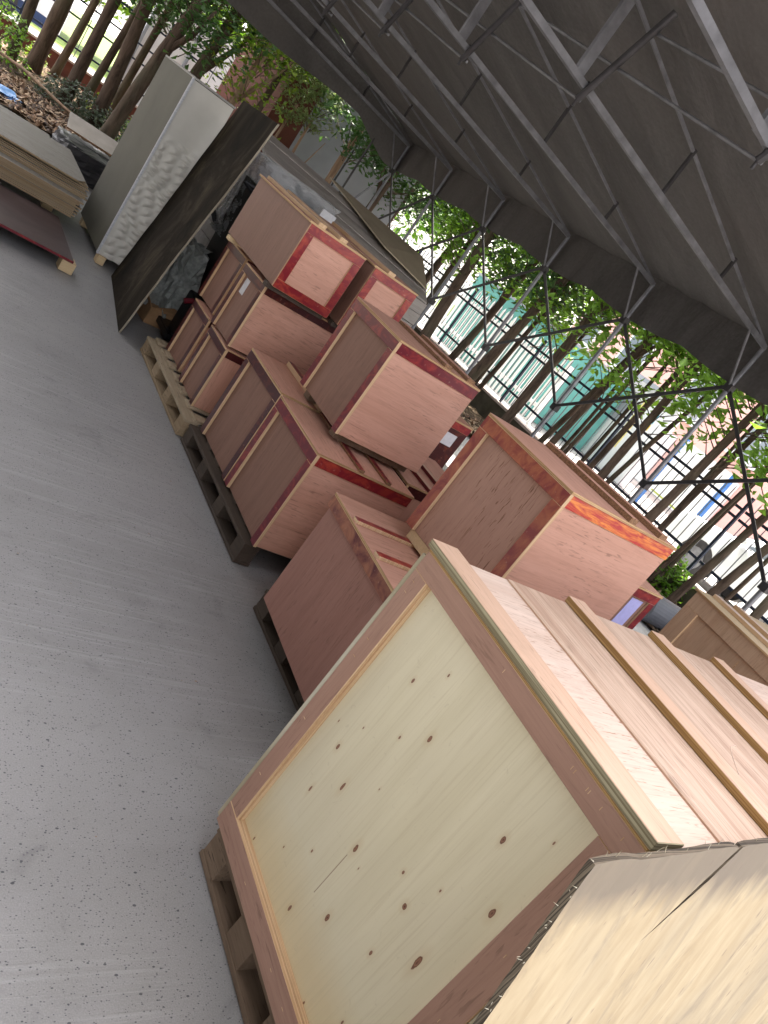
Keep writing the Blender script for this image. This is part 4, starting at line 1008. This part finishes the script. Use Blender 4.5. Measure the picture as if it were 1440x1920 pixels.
shrub(8.95, 5.25, 0.42, 0.62, M['leaf'], 'bright ivy-like shrub climbing the low wall behind the orange-banded crate', 7, size=0.09, n=520)
shrub(8.85, 4.2, 0.35, 0.35, M['leafgrey'], 'scrubby growth at the wall foot before the white car', 8, n=260)
shrub(9.0, 6.2, 0.4, 0.4, M['leafdark'], 'dark low growth along the right wall', 9, n=300)
# leaf litter: stuff
def litter(name, boxes, n, seed, cols):
    rr = random.Random(seed); m = MB()
    for k in range(n):
        x0, x1, y0, y1 = rr.choice(boxes)
        p = Vector((x0+(x1-x0)*rr.random(), y0+(y1-y0)*rr.random(), 0.045+0.03*rr.random()))
        d = Vector((rr.gauss(0, 1), rr.gauss(0, 1), rr.gauss(0, 0.35))).normalized(); u = d.cross(Vector((rr.gauss(0, .3), rr.gauss(0, .3), 1))).normalized()
        s = 0.035+0.05*rr.random(); i = len(m.v); nn = d.cross(u)
        m.v += [tuple(p-d*s), tuple(p+u*s*0.5+nn*s*0.2), tuple(p+d*s), tuple(p-u*s*0.5+nn*s*0.2)]
        m.f.append((i, i+1, i+2, i+3)); m.mi.append(rr.randrange(len(cols)))
    m.build(name, cols, label='brown dead leaves scattered over the soil', cat='leaf litter', kind='stuff')
litter('leaf_litter', [(7.3, 9.1, 2, 9), (7.3, 9.1, 2, 7), (0, 5, 11.2, 18.5), (0.5, 3.5, 11.2, 14)], 9000, 9,
       [plain('dead_leaf_brown', (0.20, 0.12, 0.07, 1), 0.8, 0.4, 9), plain('dead_leaf_tan', (0.40, 0.29, 0.19, 1), 0.8, 0.3, 9), plain('dead_leaf_dark', (0.08, 0.055, 0.04, 1), 0.8, 0.3, 9)])
# fallen branches
r = empty('fallen_branch', (1.1, 13.4, 0.07), 0, label='long fallen branch lying across the leaf litter', cat='branch')
t = MB(); t.path([(0, 1.6, 0.08), (0.6, 0.9, 0.12), (1.1, 0.1, 0.07), (1.6, -0.5, 0.05)], [0.02, 0.025, 0.022, 0.012], 7); t.build('branch_wood', M['barktan'], r, smooth=True)

# ------------------------------------------------------------------ beyond the fences
M['pinkwall'] = plain('pink_rendered_wall', (0.80, 0.46, 0.41, 1), 0.85, 0.08, 0.5)
M['whitepaint'] = plain('white_paint', (0.74, 0.74, 0.74, 1), 0.6, 0.06, 2)
M['bluetrim'] = plain('blue_trim', (0.05, 0.16, 0.42, 1), 0.5, 0.1)
M['teal'] = plain('teal_cladding', (0.10, 0.30, 0.27, 1), 0.6, 0.15, 2)
M['greypanel'] = plain('grey_cladding', (0.30, 0.32, 0.35, 1), 0.6, 0.12, 1.5)
M['redbrown'] = plain('red_brown_wall', (0.13, 0.045, 0.032, 1), 0.8, 0.25, 2)
M['glass'] = plain('window_glass', (0.20, 0.24, 0.28, 1), 0.12, 0.2, 1, spec=0.8)
r = empty('pink_building', (20, 2, 0), 0, label='pink rendered building with tall white windows beyond the right fence', cat='building')
boxpart('wall', (0, -8, 0), (8, 18.6, 8.5), [M['pinkwall']], r, bevel=0)
boxpart('roof', (-0.4, -8.4, 8.5), (8.4, 19.0, 8.9), [M['whitepaint']], r, bevel=0)
boxpart('plinth', (-0.08, -8, 0), (-0.001, 18.6, 0.12), [M['whitepaint']], r, bevel=0)
for y in (-6.5, -3.9, -1.3, 1.3, 3.9, 6.8, 9.6, 12.1, 15.0, 17.3):
    boxpart('pilaster', (-0.09, y+0.15, 0.121), (-0.001, y+0.65, 1.65), [M['whitepaint']], r, bevel=0)
    for z in (2.2, 5.6):
        fr = boxpart('window', (-0.06, y, z), (-0.001, y+1.1, z+1.7), [M['whitepaint']], r, bevel=0)
        for k in range(2):
            boxpart('pane', (-0.075, y+0.08+0.5*k, z+0.1), (-0.061, y+0.52+0.5*k, z+1.6), [M['whitepaint'] if z < 1 else M['glass']], fr, bevel=0)
        boxpart('sill', (-0.16, y-0.06, z-0.08), (-0.002, y+1.16, z-0.001), [M['whitepaint']], r, bevel=0)
r = empty('display_board', (15.0, 9.1, 0), R(0), label='white notice board with a blue edge standing before the pink building', cat='sign board')
boxpart('board_panel', (0, 0, 0.42), (0.05, 1.35, 1.72), [M['whitepaint']], r, bevel=0)
boxpart('board_edge', (-0.02, 1.35, 0.0), (0.07, 1.43, 1.76), [M['bluetrim']], r, bevel=0)
boxpart('board_edge', (-0.02, -0.08, 0.0), (0.07, 0.0, 1.76), [M['bluetrim']], r, bevel=0)
boxpart('green_band', (-0.004, 0.1, 0.44), (-0.0005, 1.25, 0.48), [plain('olive_band', (0.35, 0.40, 0.10, 1))], r, bevel=0)
r = empty('white_gatehouse', (15.5, 11.5, 0), 0, label='white booth wall with small yellow and blue marks beyond the thin saplings', cat='booth')
boxpart('wall', (0, 0, 0), (0.3, 1.9, 2.2), [M['whitepaint']], r, bevel=0)
boxpart('roof', (-0.2, -0.1, 2.2), (0.5, 2.0, 2.3), [M['greypanel']], r, bevel=0)
boxpart('yellow_mark', (-0.006, 0.35, 1.35), (-0.0005, 0.6, 1.5), [plain('yellow_paint', (0.75, 0.55, 0.03, 1))], r, bevel=0)
boxpart('blue_mark', (-0.006, 0.35, 1.55), (-0.0005, 0.55, 1.8), [plain('cyan_paint', (0.05, 0.35, 0.45, 1))], r, bevel=0)
boxpart('yellow_strip', (-0.006, 0.75, 0.6), (-0.0005, 0.95, 1.9), [plain('pale_yellow_paint', (0.80, 0.68, 0.25, 1))], r, bevel=0)
boxpart('window', (-0.02, 1.15, 1.1), (-0.0005, 1.75, 1.8), [M['greypanel']], r, bevel=0)
r = empty('teal_shed', (13.0, 12.9, 0), 0, label='low teal clad container behind a white picket fence', cat='shed')
boxpart('wall', (0, 0, 0), (2.4, 4.4, 1.9), [M['teal']], r, bevel=0)
boxpart('roof', (-0.03, -0.03, 1.9), (2.43, 4.43, 1.96), [M['greypanel']], r, bevel=0)
r = empty('picket_fence', (12.2, 11.9, 0), 0, label='white pointed picket fence in front of the teal shed', cat='fence')
t = MB()
for k in range(44):
    y = 0.16*k; zt = 1.55
    t.box((0, y, 0.06), (0.02, y+0.07, zt))
    i = len(t.v); t.v += [(0, y, zt), (0.02, y, zt), (0.02, y+0.07, zt), (0, y+0.07, zt), (0.01, y+0.035, zt+0.09)]
    t.f += [(i, i+1, i+4), (i+1, i+2, i+4), (i+2, i+3, i+4), (i+3, i, i+4)]; t.mi += [0]*4
t.build('picket_run', M['whitepaint'], r)
for z in (0.4, 1.2): boxpart('fence_rail', (0.0205, 0, z), (0.05, 7.05, z+0.08), [M['whitepaint']], r, bevel=0)
for y in (0, 2.35, 4.7, 7.05): boxpart('fence_post', (0.055, y-0.04, 0), (0.14, y+0.04, 1.5), [M['whitepaint']], r, bevel=0)
# corner building, grey cladding and red-brown wall
r = empty('corner_building', (5.35, 14.9, 0), 0, label='grey and red-brown clad building in the far corner behind the plank stack', cat='building')
boxpart('wall', (0.62, 0, 0), (3.2, 3.2, 4.2), [M['greypanel']], r, bevel=0)
boxpart('brown_wall', (-0.02, -0.05, 0), (0.61, 3.2, 4.2), [M['redbrown']], r, bevel=0)
boxpart('roof', (-0.3, -0.3, 4.2), (3.5, 3.5, 4.35), [M['tarpdark']], r, bevel=0)
boxpart('panel_seam', (0.70, -0.012, 1.38), (3.2, -0.001, 1.42), [M['tarpdark']], r, bevel=0)
boxpart('panel_seam', (1.7, -0.012, 0), (1.73, -0.001, 4.2), [M['tarpdark']], r, bevel=0)
r = empty('white_screen_wall', (3.9, 19.6, 0), 0, label='white board wall outside the far fence, left of the corner building', cat='wall')
boxpart('wall_panel', (0, 0, 0), (3.0, 0.1, 2.6), [M['whitepaint']], r, bevel=0)
for k in range(4): boxpart('wall_post', (k*0.98, -0.06, 0), (k*0.98+0.06, -0.001, 2.65), [M['greypanel']], r, bevel=0)
# vehicles
def car(loc, rz, label, paint, L=4.4, W=1.78, H=1.46):
    r = empty('parked_car', loc, rz, label=label, cat='car', group='white cars parked beyond the fence')
    # side profile swept across, pinched at the roof; x along the car
    lo = [(-2.2, .35), (-2.2, .72), (-2.05, .86), (-1.3, .95), (1.15, .97), (2.0, .84), (2.18, .66), (2.2, .35)]
    m = MB()
    def ring(y, pinch):
        return [(x, y, z) for x, z in lo]
    n = len(lo); ys = [-W/2, -W/2+0.06, W/2-0.06, W/2]
    for j, y in enumerate(ys):
        k = 0.97 if j in (0, 3) else 1.0
        for x, z in lo: m.v.append((x*k, y, z-(0.05 if j in (0, 3) and z > .6 else 0)))
    for j in range(3):
        for i in range(n-1): m.f.append((j*n+i, j*n+i+1, (j+1)*n+i+1, (j+1)*n+i)); m.mi.append(0)
    m.f.append(tuple(range(n))[::-1]); m.mi.append(0); m.f.append(tuple(3*n+i for i in range(n))); m.mi.append(0)
    m.build('body', paint, r, 0.03, True)
    cab = [(-1.75, .90), (-1.25, 1.38), (-0.3, H), (0.35, 1.42), (1.2, .94)]
    m = MB(); n = len(cab)
    for y, s in ((-W/2+0.08, 0), (-W/2+0.22, 1), (W/2-0.22, 1), (W/2-0.08, 0)):
        for x, z in cab: m.v.append((x, y if z < 1 else (y*1.0), z if s or z < 1 else 0.93+(z-0.93)*0.9))
    for j in range(3):
        for i in range(n-1): m.f.append((j*n+i, j*n+i+1, (j+1)*n+i+1, (j+1)*n+i)); m.mi.append(0)
    m.f.append(tuple(range(n))[::-1]); m.mi.append(0); m.f.append(tuple(3*n+i for i in range(n))); m.mi.append(0)
    m.build('roof', paint, r, 0.03, True)
    gl = M['glass']
    for sy in (-1, 1):
        t = MB(); y = sy*(W/2-0.075)
        P = [(-1.45, .98), (-1.15, 1.29), (-0.3, 1.36), (-0.3, .98)]; t.face([(x, y, z) for x, z in P]); P2 = [(-0.22, .98), (-0.22, 1.36), (0.3, 1.31), (0.85, .99)]; t.face([(x, y, z) for x, z in P2])
        o = t.build('side_window', gl, r); md = o.modifiers.new('thick', 'SOLIDIFY'); md.thickness = 0.012; md.offset = 0
        for x in (-1.35, 1.35):
            t = MB(); t.tube((x, sy*(W/2-0.2), 0.32), (x, sy*(W/2+0.005), 0.32), 0.32, 24); wh = t.build('wheel', M['steeldark'], r)
            t = MB(); t.tube((x, sy*(W/2+0.006), 0.32), (x, sy*(W/2+0.016), 0.32), 0.19, 20); t.build('rim', M['steel'], wh)
        boxpart('headlight', (2.12, sy*0.62-0.16, .62), (2.205, sy*0.62+0.16, .74), [M['glass']], r)
        boxpart('wing_mirror', (0.78, sy*(W/2+0.02)-0.07, .97), (0.92, sy*(W/2+0.02)+0.07, 1.08), [paint], r, bevel=0.02)
    t = MB(); t.face([(1.22, -0.62, .965), (1.22, 0.62, .965), (0.42, 0.55, 1.425), (0.42, -0.55, 1.425)]); o = t.build('windscreen', gl, r); md = o.modifiers.new('thick', 'SOLIDIFY'); md.thickness = 0.03; md.offset = 0
    return r
carpaint = plain('white_car_paint', (0.72, 0.73, 0.75, 1), 0.25, 0.04, 2, spec=0.6)
car((12.6, 5.3, 0), R(90), 'white hatchback nearest the right fence beyond the ivy', carpaint)
car((15.2, 4.6, 0), R(90), 'white car parked farther out, behind the nearer white one', carpaint)
def coach(loc, rz):
    r = empty('coach', loc, rz, label='white coach with red stripes beyond the far maroon wall', cat='coach')
    boxpart('body', (0, 0, 0.35), (7, 2.4, 3.1), [M['whitepaint']], r, bevel=0.08)
    boxpart('side_stripe', (0.3, -0.012, 1.25), (6.7, -0.001, 1.40), [plain('red_stripe', (0.65, 0.03, 0.06, 1))], r, bevel=0)
    boxpart('side_stripe', (1.5, -0.012, 1.55), (6.7, -0.001, 1.62), [plain('red_stripe_thin', (0.65, 0.03, 0.06, 1))], r, bevel=0)
    boxpart('skirt', (0.1, -0.012, 0.36), (6.9, -0.001, 0.62), [plain('dark_blue_skirt', (0.03, 0.05, 0.12, 1))], r, bevel=0)
    for k in range(5): boxpart('window', (0.5+1.25*k, -0.015, 1.8), (1.6+1.25*k, -0.001, 2.6), [M['glass']], r, bevel=0)
    for x in (1.2, 5.6):
        t = MB(); t.tube((x, -0.02, 0.42), (x, 0.4, 0.42), 0.42, 24); t.build('wheel', M['steeldark'], r)
coach((-4.0, 22.5, 0), R(0))
# bright trees beyond the lawn
for i, (x, y, lb) in enumerate(((3.5, 34, 'round lime tree on the lawn beyond the far wall'), (8.0, 33, 'lime tree right of the round one on the lawn'), (12.5, 36, 'far bright tree beyond the screen wall'), (-2.5, 40, 'distant green tree behind the coach'), (17, 30, 'tall green tree behind the teal shed'), (21, 24, 'green tree between shed and pink building'))):
    r = empty('tree', (x, y, 0), 0, label=lb, cat='tree', group='background trees beyond the fences')
    trunk_mb(0, 0, 0.18, 5, random.Random(i)).build('trunk', M['bark'], r)
    me = crown_mesh('crown', random.Random(200+i), 1.5, 8.5, 3.2, 150, 34, 0.34, M['leaflime'] if i < 4 else M['leaf'], 0.8)
    c = bpy.data.objects.new('crown', me); COL.objects.link(c); c.parent = r
